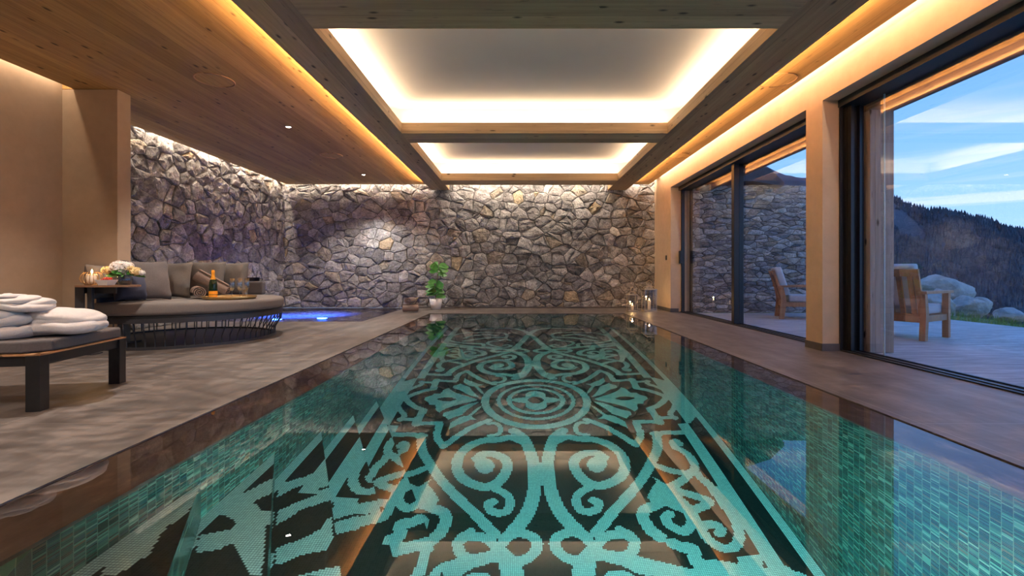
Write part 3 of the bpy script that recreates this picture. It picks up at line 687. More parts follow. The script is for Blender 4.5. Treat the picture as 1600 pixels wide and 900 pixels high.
MB().box(-.008, 0, -.04, .04, -.05, .05, .002).build('plate', M_dgrey, g); MB().box(-.014, -.008, -.02, .02, -.03, .03, .002).build('rocker', M_black, g)
# ------------------------------------------------------------------ outside
st(MB().box(GX+.09, 7.48, -4, 9.62, -.2, -.004).build('terrace', None or M_floor))
def terr():
    m, nt, b = mat('weathered_terrace_boards', (.3, .3, .3), .6)
    p = pos(nt); s = N(nt, 'ShaderNodeSeparateXYZ'); L(nt, p, s.inputs[0])
    a1 = noise_t(nt, scaled(nt, p, (1.2, 9, 1)), 2.0, 7, .65); a2 = noise_t(nt, p, 1.1, 3)
    f = M(nt, 'ADD', M(nt, 'MULTIPLY', a1, .7), M(nt, 'MULTIPLY', a2, .3))
    c = ramp(nt, f, [(.34, (.26, .25, .24)), (.5, (.46, .45, .44)), (.64, (.70, .69, .68))])
    gp = M(nt, 'LESS_THAN', M(nt, 'FRACT', M(nt, 'DIVIDE', s.outputs[1], .19)), .045)
    L(nt, mixc(nt, M(nt, 'MULTIPLY', gp, .6), c, (.06, .06, .06)), b.inputs['Base Color']); bump(nt, b, a1, .3, .01); return m
bpy.data.objects['terrace'].data.materials[0] = terr()
TONX = [((.36, .36, .35), 4), ((.27, .27, .27), 4), ((.46, .44, .40), 2), ((.30, .26, .21), 1.5), ((.20, .20, .21), 2)]
stone_wall('wall_garden', 2.75, 2.58, .088, 2.4, 12, TONX, (GX+.09, 9.62, 0), (1, 0, 0), (0, -1, 0), (.012, .035), .007)
# sloping roof verge over the garden wall
v, f = prism([(3.4, 3.35), (4.95, 2.86), (5.22, 2.60), (5.22, 2.52), (4.6, 2.62), (3.4, 2.62)], 0, .5)
v = [(q[0], 9.35+q[2], q[1]) for q in v]; st(new_obj('roof_verge', v, f, simple('dark_roof_slate', (.05, .05, .055), .7, 0, .2, 6)))
M_hill_roof = bpy.data.materials['dark_roof_slate']
st(MB().box(GX+.11, 3.81, -3, 9.5, EYE+1.65, EYE+2.1, .006).build('timber_lintel', wood('weathered_lintel_boards', 'y', .20, (.15, .10, .07), (.30, .21, .15))))
pb = MB(); pb.box(GX+.11, 3.58, 4.77, 5.10, 0, EYE+1.65, .004); pb.box(3.585, 3.67, 4.775, 5.10, 0, EYE+1.65, .004); pb.box(3.675, 3.77, 4.77, 5.10, 0, EYE+1.65, .004)
st(pb.build('timber_post', M_post))
# lawn and hillside
def gh(x, y):
    h = -.05+.12*noise.noise(Vector((x*.5, y*.5, 0)))
    h += 2.25*math.exp(-(((x-9.7)/1.3)**2+((y-12.2)/1.3)**2))
    h -= .36*max(0, (x-8.3)+.6*(y-9))
    return max(h, -30)
V = []; Fc = []; nx, ny = 60, 70
for j in range(ny+1):
    for i in range(nx+1):
        x = 7.45+22*(i/nx)**1.6; y = -4+34*(j/ny); V.append((x, y, gh(x, y) if i else -.01))
for j in range(ny):
    for i in range(nx): a = j*(nx+1)+i; Fc.append((a, a+1, a+nx+2, a+nx+1))
M_grass = simple('meadow_grass', (.10, .17, .035), .9, 0, .45, 3, .5, .03)
st(new_obj('lawn', V, Fc, M_grass, smooth=True))
rg = random.Random(4); V = []; Fc = []
for k in range(9000):
    x = 7.5+6*rg.random()**1.3; y = 5+11*rg.random(); z = gh(x, y); a = rg.random()*6.3; h = rg.uniform(.05, .16); l = .5*h*rg.uniform(-1, 1); l2 = .5*h*rg.uniform(-1, 1)
    n = len(V); V += [(x, y, z-.01), (x+.012*math.cos(a), y+.012*math.sin(a), z-.01), (x+l, y+l2, z+h)]; Fc.append((n, n+1, n+2))
tag(new_obj('grass', V, Fc, simple('grass_blades', (.16, .26, .05), .9, 0, .4, 2, 0)), 'rough green grass along the far edge of the terrace', 'grass', kind='stuff')
def hillh(x, y):
    """wooded slope: ridge falls from the left to the right"""
    a = x/y
    rid = 120/F*640 - (a-.79)*640*.255 - 40*max(0, a-.93)**1.0*.0
    d = y/640.0
    k = min(1, max(0, (d-.28)/.72)); base = -150
    if d > 1: k = max(0, 1-(d-1)*1.2)
    h = base+(rid-base)*(k**1.15)
    return h+6*noise.fractal(Vector((x*.012, y*.012, 1)), .7, 2, 4)*min(1, k*2)
V = []; Fc = []; nx, ny = 110, 60
for j in range(ny+1):
    for i in range(nx+1):
        y = 170+700*j/ny; x = y*(.30+1.25*i/nx); V.append((x, y, hillh(x, y)))
for j in range(ny):
    for i in range(nx): a = j*(nx+1)+i; Fc.append((a, a+1, a+nx+2, a+nx+1))
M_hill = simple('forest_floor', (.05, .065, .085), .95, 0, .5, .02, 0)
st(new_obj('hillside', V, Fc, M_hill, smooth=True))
V = []; Fc = []
for k in range(9000):
    y = 260+390*rg.random()**.8; a = rg.uniform(.74, 1.16); x = a*y
    if noise.noise(Vector((x*.012, y*.009, 7))) > .32 and y < 600: continue
    z = hillh(x, y); h = rg.uniform(4, 8)*(.7+.3*y/640); r = h*.24; n = len(V)
    V.append((x, y, z+h)); m_ = 5
    for q in range(m_): V.append((x+r*math.cos(q*6.283/m_), y+r*math.sin(q*6.283/m_), z))
    for q in range(m_): Fc.append((n, n+1+q, n+1+(q+1) % m_))
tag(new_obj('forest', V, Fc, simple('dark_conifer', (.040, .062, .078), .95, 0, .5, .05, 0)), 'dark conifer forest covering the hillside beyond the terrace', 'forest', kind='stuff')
V = []; Fc = []; nx, ny = 70, 30
for j in range(ny+1):
    for i in range(nx+1):
        a = .9+.6*i/nx; y = 2600+1600*j/ny; x = a*y
        pk = 90/F*3400*math.exp(-((a-1.13)/.085)**2)+60/F*3400*math.exp(-((a-1.02)/.05)**2)*.75
        k = math.sin(PI*min(1, j/ny)); z = -300+(300+pk)*k**.8+35*noise.fractal(Vector((x*.003, y*.003, 2)), .8, 2, 5)*k
        V.append((x, y, z))
for j in range(ny):
    for i in range(nx): a = j*(nx+1)+i; Fc.append((a, a+1, a+nx+2, a+nx+1))
m, nt, b = mat('snowy_rock', (.2, .22, .25), .9); s = N(nt, 'ShaderNodeSeparateXYZ'); L(nt, pos(nt), s.inputs[0])
hh = M(nt, 'ADD', s.outputs[2], M(nt, 'MULTIPLY', noise_t(nt, pos(nt), .006, 6, .7), 420)); sn = M(nt, 'MULTIPLY', M(nt, 'SUBTRACT', hh, 440), .012, clamp=True)
L(nt, mixc(nt, sn, (.10, .12, .16), (.7, .74, .8)), b.inputs['Base Color'])
st(new_obj('mountain', V, Fc, m, smooth=True))
def rock(loc, r, seed, label, grp='boulders at the grass edge'):
    bm = bmesh.new(); bmesh.ops.create_icosphere(bm, subdivisions=4, radius=1)
    for q in bm.verts:
        c = q.co.copy(); d = 0
        for k in range(9):
            rr = random.Random(seed*31+k); n = Vector((rr.uniform(-1, 1), rr.uniform(-1, 1), rr.uniform(-.6, 1))).normalized(); lim = rr.uniform(.62, .88); t = c.dot(n)
            if t > lim: c -= n*(t-lim)
        c += c.normalized()*.06*noise.fractal(c*2.5+Vector((seed, 0, 0)), .7, 2, 4)
        q.co = Vector((c.x*r[0], c.y*r[1], c.z*r[2]))
    me = bpy.data.meshes.new('boulder'); bm.to_mesh(me); bm.free(); me.materials.append(M_rock)
    o = bpy.data.objects.new('boulder', me); C.objects.link(o); o.location = loc; tag(o, label, 'rock', grp); return o
M_rock = simple('pale_lichen_rock', (.40, .39, .36), .9, 0, .35, 4, .8, .04)
rock((9.50, 10.6, .42), (.56, .45, .40), 1, 'largest flat-topped pale boulder behind the slatted chair')
rock((8.62, 9.75, .12), (.40, .30, .36), 2, 'rounded pale boulder just right of the slatted chair arm')
rock((9.40, 9.92, .08), (.34, .28, .26), 3, 'grey boulder in the middle of the heap on the grass')
rock((9.62, 9.30, -.02), (.34, .25, .15), 4, 'low flat boulder at the right end of the heap')
rock((10.25, 10.6, .06), (.28, .25, .22), 6, 'small boulder between the largest and the flat right-hand one')
# teak armchairs
def armchair(loc, rz, label):
    g = empty('garden_armchair', loc, rz); tag(g, label, 'chair', 'teak armchairs on the terrace')
    for sx in (-1, 1):
        MB().box(sx*.34-.035, sx*.34+.035, .27, .34, 0, .60, .004).build('leg', M_teak, g)
        v = MB().tube([(sx*.34, -.40, 0), (sx*.34, -.36, .34), (sx*.34, -.44, .60)], .001).v
        q = MB(); q.add(*prism([(-.43, 0), (-.35, 0), (-.31, .34), (-.36, .58), (-.43, .58), (-.40, .34)], sx*.34-.032, sx*.34+.032))
        q.v = [Vector((p.z, p.x, p.y)) for p in q.v]; q.build('leg', M_teak, g)
        MB().box(sx*.35-.05, sx*.35+.05, -.46, .37, .585, .62, .006).build('armrest', M_teak, g)
        MB().box(sx*.34-.02, sx*.34+.02, -.36, .29, .23, .31, .003).build('side_rail', M_teak, g)
    MB().box(-.34, .34, .285, .32, .22, .31, .003).build('front_rail', M_teak, g)
    MB().box(-.34, .34, -.37, -.33, .22, .30, .003).build('rear_rail', M_teak, g)
    q = MB()
    for k in range(7): q.box(-.32, .32, -.31+k*.085, -.25+k*.085, .29, .31)
    q.build('seat_slats', M_teak, g)
    R = Matrix.Translation((0, -.33, .26)) @ Matrix.Rotation(math.radians(17), 4, 'X')
    for k in range(5): MB().box(-.24+k*.12-.028, -.24+k*.12+.028, -.012, .012, .03, .60, 0, R).build('back_slat', M_teak, g)
    for sx in (-1, 1): MB().box(sx*.31-.03, sx*.31+.03, -.018, .018, -.02, .66, .003, R).build('back_post', M_teak, g)
    MB().box(-.34, .34, -.02, .02, .57, .66, .004, R).build('top_rail', M_teak, g)
    MB().box(-.28, .28, -.018, .018, .0, .07, .003, R).build('bottom_rail', M_teak, g)
    MB().box(-.30, .30, -.27, .33, .312, .44, .035).build('seat_cushion', M_cush, g, True)
    MB().box(-.29, .29, .02, .15, .16, .70, .035, R).build('back_cushion', M_cush, g, True)
    g.scale = (.94, .94, .95); return g
armchair((5.05, 8.46, 0), math.radians(-112), 'teak armchair with pale cushions in front of the garden stone wall')
armchair((4.93, 6.06, 0), math.radians(-60), 'teak armchair seen from its slatted back beside the timber post')

# ------------------------------------------------------------------ ceiling fittings
for i, (x, y) in enumerate(SPOTS[2:]):
    g = empty('ceiling_spotlight', (x, y, ZP)); tag(g, 'small round recessed spotlight in the wood ceiling, %s' % ('the one nearer the pillar' if i == 0 else 'the one close to the stone end wall'), 'ceiling light', 'recessed spotlights')
    MB().lathe([(.045, 0), (.045, -.006), (.034, -.006), (.032, .0)], 24).build('trim_ring', M_dgrey, g, True)
    v, f = prism([(.033*math.cos(2*PI*k/20), .033*math.sin(2*PI*k/20)) for k in range(20)], -.004, -.001); new_obj('lens', v, f, M_lens, g)
for i, (x, y, lb) in enumerate(((-3.22, 5.0, 'large round wood-faced speaker in the left ceiling, nearer one'), (-3.26, 8.2, 'round wood-faced speaker in the left ceiling, farther one'), (2.72, 5.0, 'round wood-faced speaker in the narrow right ceiling strip, nearer one'), (2.74, 8.2, 'round wood-faced speaker in the narrow right ceiling strip, farther one'))):
    g = empty('ceiling_speaker', (x, y, ZP)); tag(g, lb, 'speaker', 'ceiling speakers')
    v, f = prism([(.175*math.cos(2*PI*k/40), .175*math.sin(2*PI*k/40)) for k in range(40)], -.004, -.001); new_obj('cover', v, f, M_ceil, g)
    MB().lathe([(.190, 0), (.190, -.007), (.178, -.007), (.178, 0)], 40).build('ring', M_trimwood, g, True)

# ------------------------------------------------------------------ lounger with robes
g = empty('sun_lounger', (-2.84, 3.115, 0), math.radians(9.9)); tag(g, 'low black-framed lounger with dark grey mattress and thin teak edge at left', 'sun lounger')
W_, LL = .70, 1.95    # local: foot end on the right at x=0
for x in (-.035, -LL+.035):
    for sy in (-1, 1): MB().box(x-.036, x+.036, sy*(W_/2)-.036, sy*(W_/2)+.036, 0, .325, .003).build('leg', M_black, g)
q = MB()
for sy in (-1, 1): q.box(-LL, 0, sy*(W_/2)-.02, sy*(W_/2)+.02, .262, .322)
q.box(-.05, -.01, -W_/2, W_/2, .262, .322); q.box(-LL+.01, -LL+.05, -W_/2, W_/2, .262, .322); q.build('frame', M_black, g)
q = MB(); q.box(-LL, .005, -W_/2-.036, -W_/2+.0, .322, .334, .003); q.box(-LL, .005, W_/2, W_/2+.036, .322, .334, .003); q.box(-.03, .005, -W_/2-.036, W_/2+.036, .322, .334, .003)
for k in range(22): q.box(-LL+.02+k*.085, -LL+.075+k*.085, -W_/2, W_/2, .322, .334)
q.build('teak_slats', M_trimwood, g)
v, f = prism([(-LL, -W_/2-.03), (-.10, -W_/2-.03), (.0, -W_/2+.06), (.0, W_/2-.03), (-.03, W_/2+.03), (-LL, W_/2+.03)], .336, .405)
q = new_obj('mattress', v, f, M_fab_dark, g); bv = q.modifiers.new('b', 'BEVEL'); bv.width = .014; bv.segments = 3
def robe_layer(rx, ry, rz, seed):
    v, f = blob(72, 40, rx, ry, rz, 2.6); o = []
    for p in v:
        w_ = noise.noise(Vector((p.x*5+seed, p.y*5, seed)))*.022; c_ = 1-abs(math.sin(p.x*13+p.y*9+2.2*noise.noise(Vector((p.x*6, p.y*6, seed*2)))+seed))
        k = max(0, p.z/rz); o.append(Vector((p.x*(1+.10*noise.noise(Vector((p.y*8, p.z*9, seed)))), p.y*(1+.10*noise.noise(Vector((p.x*8, p.z*9, seed+4)))), p.z+w_-.014*k*c_**3)))
    return o, f
def robe(loc, rz, dims, seed, label, hood=False):
    g = empty('folded_bathrobe', loc, rz); tag(g, label, 'bathrobe', 'folded white bathrobes on the lounger')
    rx, ry, rzz = dims; q = MB()
    for k, (a, b_, c, z, dx, dy) in enumerate(((1, 1, .62, .60, 0, 0), (.92, .95, .55, 1.12, -.03*rx, .02), (.70, .8, .45, 1.52, -.10*rx, -.02))):
        v, f = robe_layer(rx*a, ry*b_, rzz*c, seed+k*3.3)
        v = [Vector((p.x+dx, p.y+dy, p.z+rzz*z+.012*math.sin(p.x*9+seed+k))) for p in v]; v = [Vector((p.x, p.y, max(p.z, .004))) for p in v]; q.add(v, f)
    q.build('robe_body', M_terry, g, True)
    q = MB(); v, f = blob(40, 20, rx*.30, ry*.75, rzz*.22, 2.5, .012, 9, seed+8); q.add([(p.x-rx*.35, p.y, p.z+rzz*1.80) for p in v], f); q.build('collar', M_terry, g, True)
    return g
robe((-2.93, 3.06, .405), math.radians(8), (.205, .17, .085), 1, 'folded white bathrobe lying flat near the foot of the lounger')
robe((-3.16, 2.90, .405), math.radians(25), (.18, .17, .085), 5, 'folded white bathrobe under the hooded one at the left edge')
robe((-3.10, 2.94, .560), math.radians(10), (.16, .14, .055), 9, 'crumpled white bathrobe on top of the stack at the left edge')

# ------------------------------------------------------------------ daybed
DC = Vector((-4.14, 5.87, 0)); XD = -4.395
def darc(r, n=40, dx=0):
    """front arc of the daybed plan, cut by its straight back"""
    a0 = math.acos(max(-1, min(1, (XD+dx-DC.x)/r))); a1 = math.pi-math.asin((5.47-DC.y)/r)
    return [(r*math.cos(-a0+(a0+a1)*k/n), r*math.sin(-a0+(a0+a1)*k/n)) for k in range(n+1)]
NOTCH = [(XD-DC.x, 5.47-DC.y)]
g = empty('round_daybed', DC); tag(g, 'large round daybed with grey cushion on a dark rod basket frame', 'daybed')
v, f = prism(darc(1.09, 80)+NOTCH, .36, .495); q = new_obj('cushion', v, f, M_fab, g); bv = q.modifiers.new('b', 'BEVEL'); bv.width = .045; bv.segments = 5
for p in q.data.polygons: p.use_smooth = True
v, f = prism(darc(1.07, 80)+NOTCH, .33, .358); new_obj('platform', v, f, M_black, g)
v, f = prism(darc(.97, 80)+NOTCH, .004, .014); new_obj('base_plate', v, f, M_black, g)  # black disc put in partly for the dark shadow inside the base ring
def band(r, t, z0, z1):
    A = darc(r, 90); B = darc(r-t, 90); n = len(A)
    v = [(x, y, z) for z in (z0, z1) for x, y in A]+[(x, y, z) for z in (z0, z1) for x, y in B]
    f = []
    for k in range(n-1): f += [(k, k+1, n+k+1, n+k), (2*n+k, 3*n+k, 3*n+k+1, 2*n+k+1), (k, 2*n+k, 2*n+k+1, k+1), (n+k, n+k+1, 3*n+k+1, 3*n+k)]
    return v, f
v, f = band(1.075, .02, .285, .332); q = MB().add(v, f); s0 = darc(1.07)[0][1]; q.box(XD-DC.x-.01, XD-DC.x+.015, s0, 5.47-DC.y, .285, .332); q.build('top_rim', M_dgrey, g)
v, f = band(1.00, .05, .0, .03); q = MB().add(v, f); s1 = darc(.99)[0][1]; q.box(XD-DC.x-.01, XD-DC.x+.03, s1, 5.47-DC.y, 0, .03); q.build('base_ring', M_dgrey, g)
A = darc(1.065, 62); B = darc(.985, 62)
for k in range(0, 63):
    a, b_ = A[k], B[k]
    MB().tube([(b_[0], b_[1], .02), (b_[0]*1.005, b_[1]*1.005, .10), (a[0]*.995, a[1]*.995, .22), (a[0], a[1], .29)], .0065, 6).build('rod', M_dgrey, g)
q = MB(); ar = [a for a in darc(1.06, 60)[34:]]; br = [a for a in darc(.98, 60)[34:]]; n_ = len(ar)
v = [(x, y, z) for z in (.34, .74) for x, y in ar]+[(x, y, z) for z in (.34, .74) for x, y in br]; f = []
for k in range(n_-1): f += [(k, k+1, n_+k+1, n_+k), (2*n_+k, 3*n_+k, 3*n_+k+1, 2*n_+k+1), (n_+k, n_+k+1, 3*n_+k+1, 3*n_+k)]
q.add(v, f); q.box(XD-DC.x-.02, XD-DC.x+.03, s0+.1, 5.47-DC.y, .33, .74, .015); q.build('backrest', M_fab_navy, g)
q = MB(); q.box(.10, .46, .90, 1.0, .496, .685, .025); q.build('side_arm', M_fab_dark, g)
def pil(x, y, z, s, rz, tilt, m, seed, label, roll=0):
    v, f = pillow_mesh(s*1.04, s*1.04, .24, seed); R = Matrix.Rotation(math.radians(roll), 4, 'Y')
    o = new_obj('scatter_cushion', [R @ p for p in v], f, m, smooth=True)
    o.rotation_euler = (math.radians(tilt), 0, math.radians(rz)); o.location = (x, y, z); tag(o, label, 'cushion', 'scatter cushions on the daybed'); return o
ZC_ = .495
pil(-4.12, 5.00, ZC_+.155, .27, 66, -12, M_fab_navy, 1, 'navy cushion half hidden under the side table top')
pil(-4.22, 5.36, ZC_+.225, .45, 66, -12, M_pil2, 2, 'grey cushion turned edge-on beside the flowers')
pil(-4.33, 5.86, ZC_+.220, .45, 20, -14, M_pil, 3, 'taupe square cushion facing forward left of the towels')
pil(-4.20, 6.32, ZC_+.230, .47, 10, -14, M_pil, 4, 'taupe square cushion behind the rolled towels')
pil(-4.02, 6.58, ZC_+.235, .45, 0, -12, M_pil, 5, 'taupe cushion tucked furthest right at the back')
pil(-4.40+.02, 5.02, ZC_+.215, .36, 78, -8, M_fab_dark, 6, 'dark grey cushion behind the candle and flowers')
# towels
v, f = roll_mesh(.075, .34, .012, 3.5, 90, 1); o = new_obj('rolled_towel', v, f, M_brown_terry, smooth=False); o.location = (-3.88, 5.72, ZC_+.078); o.rotation_euler = (0, 0, math.radians(-52)); tag(o, 'brown rolled towel lying on the daybed with its spiral end in front', 'towel', 'rolled towels on the daybed')
v, f = roll_mesh(.080, .42, .013, 3.3, 90, 3); o = new_obj('rolled_towel', v, f, M_brown_terry, smooth=False); o.location = (-3.86, 5.95, ZC_+.18); o.rotation_euler = (0, math.radians(30), math.radians(8)); tag(o, 'brown rolled towel slanting across the cushion behind the lying one', 'towel', 'rolled towels on the daybed')
v, f = roll_mesh(.085, .31, .014, 3.2, 90, 5); o = new_obj('rolled_towel', v, f, M_brown_terry); o.location = (-2.25, 9.74, .088); o.rotation_euler = (0, 0, math.radians(20)); tag(o, 'brown rolled towel on the floor at the far pool corner', 'towel', 'rolled towels by the pool')
v, f = roll_mesh(.075, .20, .014, 3.0, 90, 7); o = new_obj('rolled_towel', v, f, M_brown_terry); o.location = (-2.26, 9.78, .246); o.rotation_euler = (0, 0, math.radians(70)); tag(o, 'darker rolled towel end-on on top of the floor one', 'towel', 'rolled towels by the pool')
# tray with bottle and glasses
g = empty('round_tray', (-3.44, 5.62, ZC_+.004)); tag(g, 'round brass-coloured tray on the daybed cushion', 'tray')
MB().lathe([(0, .0), (.265, 0), (.285, .028), (.279, .030), (.262, .008), (0, .008)], 48).build('dish', M_gold, g, True)
MB().lathe([(.283, .026), (.289, .030), (.283, .034), (.277, .030), (.283, .026)], 48).build('rim', M_gold, g, True)
TZ = ZC_+.014
g = empty('champagne_bottle', (-3.58, 5.53, TZ)); tag(g, 'dark green champagne bottle with orange foil and label on the tray', 'bottle')
MB().lathe([(0, 0), (.040, 0), (.044, .006), (.044, .15), (.040, .185), (.026, .225), (.017, .250), (.015, .29), (0, .29)], 28).build('glass_body', simple('dark_green_glass', (.008, .022, .010), .08, 0, .05, 5, 0), g, True)
M_or = simple('orange_foil', (.90, .36, .02), .4, .1, .05, 40, .05)
MB().lathe([(.0447, .015), (.0447, .085)], 28).build('front_label', M_or, g, True)
MB().lathe([(.029, .215), (.0275, .222), (.0185, .25), (.0165, .285), (.0175, .30), (.0175, .318), (.013, .328), (0, .330)], 28).build('foil_neck', M_or, g, True)
MB().lathe([(.0450, .040), (.0450, .043), (.0450, .046)], 28).build('label_line', M_black, g, True)
MB().add([(.018, -.036, .135), (.030, -.030, .135), (.030, -.030, .155), (.018, -.036, .155)], [(0, 1, 2, 3)]).build('neck_badge', M_petalw, g)
def flute(x, y, lab):
    g = empty('champagne_flute', (x, y, TZ)); tag(g, lab, 'glass', 'champagne flutes on the tray')
    MB().lathe([(0, .085), (.012, .088), (.027, .12), (.031, .17), (.027, .232), (.0255, .232), (.0295, .17), (.0255, .122), (.010, .094), (0, .092)], 20).build('bowl', M_cup, g, True)
    MB().lathe([(.0035, .004), (.0035, .088)], 10).build('stem', M_cup, g, True); MB().lathe([(0, 0), (.032, 0), (.030, .003), (.004, .006)], 20).build('foot', M_cup, g, True); return g
flute(-3.37, 5.55, 'leftmost empty stemmed flute on the tray'); flute(-3.31, 5.60, 'middle front stemmed flute on the tray'); flute(-3.30, 5.73, 'stemmed flute behind the other two on the tray')
g = empty('tumbler', (-3.235, 5.58, TZ)); tag(g, 'short clear tumbler at the right of the flutes on the tray', 'glass')
MB().lathe([(0, 0), (.026, 0), (.031, .10), (.029, .10), (.0245, .008), (0, .008)], 20).build('cup', M_cup, g, True)
# side table
g = empty('side_table', (-4.10, 4.72, 0)); tag(g, 'small side table with oval brown wooden top and dark plate legs', 'side table')
v, f = prism([(.30*math.cos(2*PI*k/40), .17*math.sin(2*PI*k/40)) for k in range(40)], .665, .683); q = new_obj('table_top', v, f, M_tabletop, g); q.location = (0, 0, 0)
MB().box(-.27, -.18, -.07, -.055, 0, .665, .003).build('leg', M_dgrey, g); MB().box(-.13, -.085, -.09, -.06, 0, .665, .003).build('leg', M_dgrey, g)
MB().box(-.24, .10, -.03, -.01, .60, .664, .003).build('apron', M_dgrey, g); MB().box(-.27, -.08, -.10, .03, .0, .012, .003).build('foot_plate', M_dgrey, g)
TT = .684
g = empty('wire_candle_holder', (-4.245, 4.70, TT)); tag(g, 'round gold wire candle holder on the left of the side table', 'candle holder')
q = MB()
for k in range(18):
    a = 2*PI*k/18; q.tube([(r*math.cos(a), r*math.sin(a), z) for r, z in ((.045, .003), (.082, .03), (.093, .065), (.082, .10), (.060, .125))], .0022, 5)
q.build('wire_cage', M_gold, g, True)
MB().lathe([(0, 0), (.048, 0), (.048, .004), (0, .004)], 24).build('base_disc', M_gold, g, True)
q = MB(); q.tube([(.060*math.cos(2*PI*k/24), .060*math.sin(2*PI*k/24), .125) for k in range(25)], .003, 5); q.build('top_ring', M_gold, g, True)
def candle(x, y, z, r, h, label, grp=None, watts=1.2, name='pillar_candle'):
    g = empty(name, (x, y, z)); tag(g, label, 'candle', grp)
    wx = MB().lathe([(0, 0), (r, 0), (r, h-.004), (r*.9, h), (r*.4, h-.006), (0, h-.008)], 24).build('wax', M_wax, g, True)
    MB().tube([(0, 0, h-.01), (.001, 0, h+.012)], .0015, 5).build('wick', M_black, wx)
    MB().lathe([(0, h+.008), (.006, h+.014), (.0085, h+.024), (.005, h+.040), (0, h+.052)], 12).build('flame', M_flame, wx, True)
    d = bpy.data.lights.new('flame_light', 'POINT'); d.energy = watts; d.color = (1, .55, .2); d.shadow_soft_size = .012
    o = bpy.data.objects.new('flame_light', d); C.objects.link(o); o.location = (x, y, z+h+.07)
candle(-4.245, 4.70, TT+.005, .045, .10, 'thick ivory candle burning inside the gold wire holder', None, 1.6)
g = empty('fruit_bowl', (-4.03, 4.62, TT)); tag(g, 'small square white bowl on the side table', 'bowl')
def sqring(levels):
    v = []; f = []
    for s_, z in levels:
        for a, b_ in ((-1, -1), (1, -1), (1, 1), (-1, 1)): v.append((a*s_, b_*s_, z))
    for i in range(len(levels)-1):
        for k in range(4): f.append((i*4+k, i*4+(k+1) % 4, (i+1)*4+(k+1) % 4, (i+1)*4+k))
    f.append((0, 3, 2, 1)); f.append(tuple(4*(len(levels)-1)+k for k in range(4))); return v, f
new_obj('bowl_body', *sqring([(.042, 0), (.062, .052), (.058, .052), (.040, .012)]), M_ceramic, g)
ri = random.Random(3)
for k in range(11):
    x, y = ri.uniform(-.036, .036), ri.uniform(-.036, .036)
    v, f = blob(12, 8, .015, .015, .019, 2, .002, 30, k); o = new_obj('strawberry', v, f, M_straw, smooth=True); o.location = (-4.03+x, 4.62+y, TT+.045+.016*(k % 2)); o.rotation_euler = (ri.random()*2, ri.random()*2, 0)
    tag(o, 'small red strawberry heaped in the square white bowl', 'fruit', 'strawberries in the white bowl')
g = empty('flower_arrangement', (-3.975, 4.77, TT)); tag(g, 'low glass vase of white and cream blossoms with green leaves on the side table', 'flowers')
MB().lathe([(0, 0), (.045, 0), (.066, .03), (.066, .07), (.05, .10), (.047, .10), (.062, .07), (.062, .03), (.04, .006), (0, .006)], 28).build('vase', glass_thin('blue_grey_vase_glass', (.62, .72, .80), 1.5), g, True)
def bloom(x, y, z, r, m, seed, np_=90):
    rr = random.Random(seed); q = MB(); q.add([Vector(p)+Vector((x, y, z)) for p in blob(16, 10, r*.8, r*.8, r*.72, 2, .004, 20, seed)[0]], blob(16, 10, 1, 1, 1)[1])
    for k in range(np_):
        n = Vector((rr.gauss(0, 1), rr.gauss(0, 1), rr.gauss(.2, 1))).normalized(); c = Vector((x, y, z))+Vector((n.x*r, n.y*r, n.z*r*.85)); t = n.orthogonal().normalized(); b_ = n.cross(t); s_ = r*rr.uniform(.20, .32); a = rr.random()*6
        tt = t*math.cos(a)+b_*math.sin(a); bb_ = n.cross(tt)
        q.add([c-tt*s_, c-bb_*s_*.8+n*s_*.25, c+tt*s_, c+bb_*s_*.8+n*s_*.25, c-n*s_*.15], [(0, 1, 4), (1, 2, 4), (2, 3, 4), (3, 0, 4)])
    q.build('blossom', m, g)
bloom(-.04, -.02, .175, .075, M_petalw, 1, 150); bloom(.01, .02, .19, .05, M_petalw, 2)
bloom(-.165, -.02, .145, .045, M_petaly, 3); bloom(.125, -.02, .135, .048, M_petaly, 4); bloom(.165, .0, .120, .032, M_petalw, 5); bloom(.085, -.03, .165, .03, M_petaly, 6); bloom(-.13, .04, .17, .03, M_petaly, 7)
def leaf(g, base, d, Lf, Wd, m=None, droop=.25, name='leaf'):
    d = Vector(d).normalized(); sd = d.cross(Vector((.25, -1, .55)));
    sd = sd.normalized() if sd.length > .05 else Vector((1, 0, 0))
    up = sd.cross(d); V = []; Fc = []; n = 8
    for i in range(n+1):
        t = i/n; wv_ = Wd*math.sin(PI*min(1, t*.97+.02))**.7*(.55+.6*t if t < .7 else 1.0-(t-.7)*.6)*.5
        c = Vector(base)+d*Lf*t-Vector((0, 0, 1))*droop*Lf*t*t
        for s_ in (-1, 0, 1): V.append(c+sd*s_*wv_+up*(abs(s_)*wv_*.25+.01*Lf*math.sin(t*9)*abs(s_)))
    for i in range(n):
        for k in (0, 1): Fc.append((i*3+k, i*3+k+1, i*3+k+4, i*3+k+3))
    o = new_obj(name, V, Fc, m or M_leaf, g, True); return o
for k in range(16):
    a = k*2.4; leaf(g, (.03*math.cos(a), .03*math.sin(a), .10), (math.cos(a), math.sin(a)*.7, .35+.3*math.sin(k*3)), .12+.04*math.sin(k*5), .045)
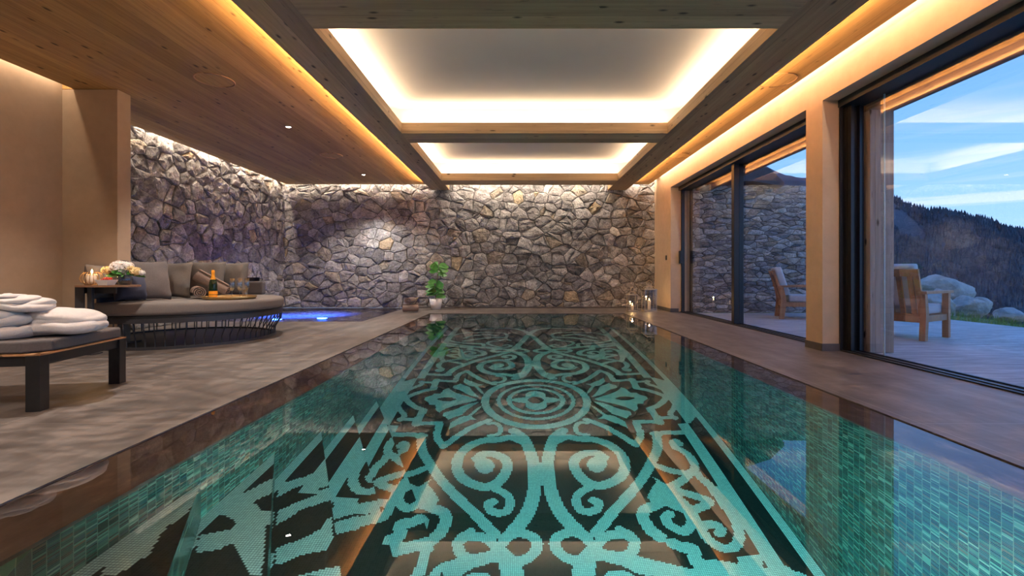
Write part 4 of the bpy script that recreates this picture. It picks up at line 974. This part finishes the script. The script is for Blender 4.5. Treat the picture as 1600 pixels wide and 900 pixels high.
# ------------------------------------------------------------------ plant, lanterns
g = empty('potted_plant', (-1.86, 10.52, 0)); tag(g, 'tall leafy green plant in a white tapered pot against the stone wall', 'plant')
MB().lathe([(0, 0), (.10, 0), (.145, .235), (.138, .235), (.12, .20), (0, .20)], 32).build('pot', M_ceramic, g, True)
MB().tube([(0, 0, .19), (-.01, 0, .45), (.03, .01, .70), (.045, 0, .98)], [.010, .009, .007, .005], 8).build('stem', M_stem, g, True)
MB().lathe([(0, .19), (.125, .195)], 24).build('soil', M_mortar, g)
rl = random.Random(11)
for k, z in enumerate([.26, .30, .33, .36, .38, .42, .45, .48, .51, .54, .58, .76, .80, .84, .87, .90, .93, .95, .97, .90]):
    a = k*2.2+.4; x0 = .03*max(0, (z-.45))/.25
    leaf(g, (min(x0, .045), 0, z), (math.cos(a), .7*math.sin(a), .55 if z < .6 else .35), rl.uniform(.22, .30), rl.uniform(.16, .22), droop=.40)
def lantern(x, y, s, h, label, ch):
    g = empty('lantern', (x, y, 0)); tag(g, label, 'lantern', 'metal lanterns'); a = s/2; t = .009
    q = MB(); q.box(-a, a, -a, a, 0, .02, .003); q.build('base_plate', M_brass, g)
    for sx in (-1, 1):
        for sy in (-1, 1): MB().box(sx*(a-.012)-t/2, sx*(a-.012)+t/2, sy*(a-.012)-t/2, sy*(a-.012)+t/2, .02, h-.02).build('post', M_brass, g)
    q = MB()
    for sx in (-1, 1): q.box(sx*(a-.012)-t, sx*(a-.012)+t, -a, a, h-.02, h); q.box(-a, a, sx*(a-.012)-t, sx*(a-.012)+t, h-.02, h)
    b_ = a*.45
    for sx in (-1, 1):
        q.box(sx*b_-t/2, sx*b_+t/2, -b_, b_, h+.05, h+.06); q.box(-b_, b_, sx*b_-t/2, sx*b_+t/2, h+.05, h+.06)
        for sy in (-1, 1): q.tube([(sx*(a-.01), sy*(a-.01), h-.005), (sx*b_, sy*b_, h+.055)], .004, 5)
    q.box(-b_, b_, -.006, .006, h+.05, h+.06); q.build('roof_frame', M_brass, g)
    R_ = a*.42; q = MB(); q.tube([(R_*math.cos(2*PI*k/20), 0, h+.062+R_+R_*math.sin(2*PI*k/20)) for k in range(21)], .005, 6); q.build('ring_handle', M_brass, g, True)
    c = a-.012
    for p in ([(-c, -c), (c, -c)], [(c, -c), (c, c)], [(c, c), (-c, c)], [(-c, c), (-c, -c)]):
        (x0, y0), (x1, y1) = p; MB().add([(x0, y0, .02), (x1, y1, .02), (x1, y1, h-.02), (x0, y0, h-.02)], [(0, 1, 2, 3)]).build('glass_pane', M_cup, g)
    candle(x, y, .022, .032, ch, 'ivory pillar candle burning inside the %s lantern' % ('smaller left' if h < .4 else 'taller right'), 'lantern candles', 1.5)
lantern(2.36, 9.93, .20, .36, 'smaller metal and glass lantern on the left of the pair', .10)
lantern(2.74, 10.02, .27, .47, 'taller metal and glass lantern by the plaster wall corner', .20)
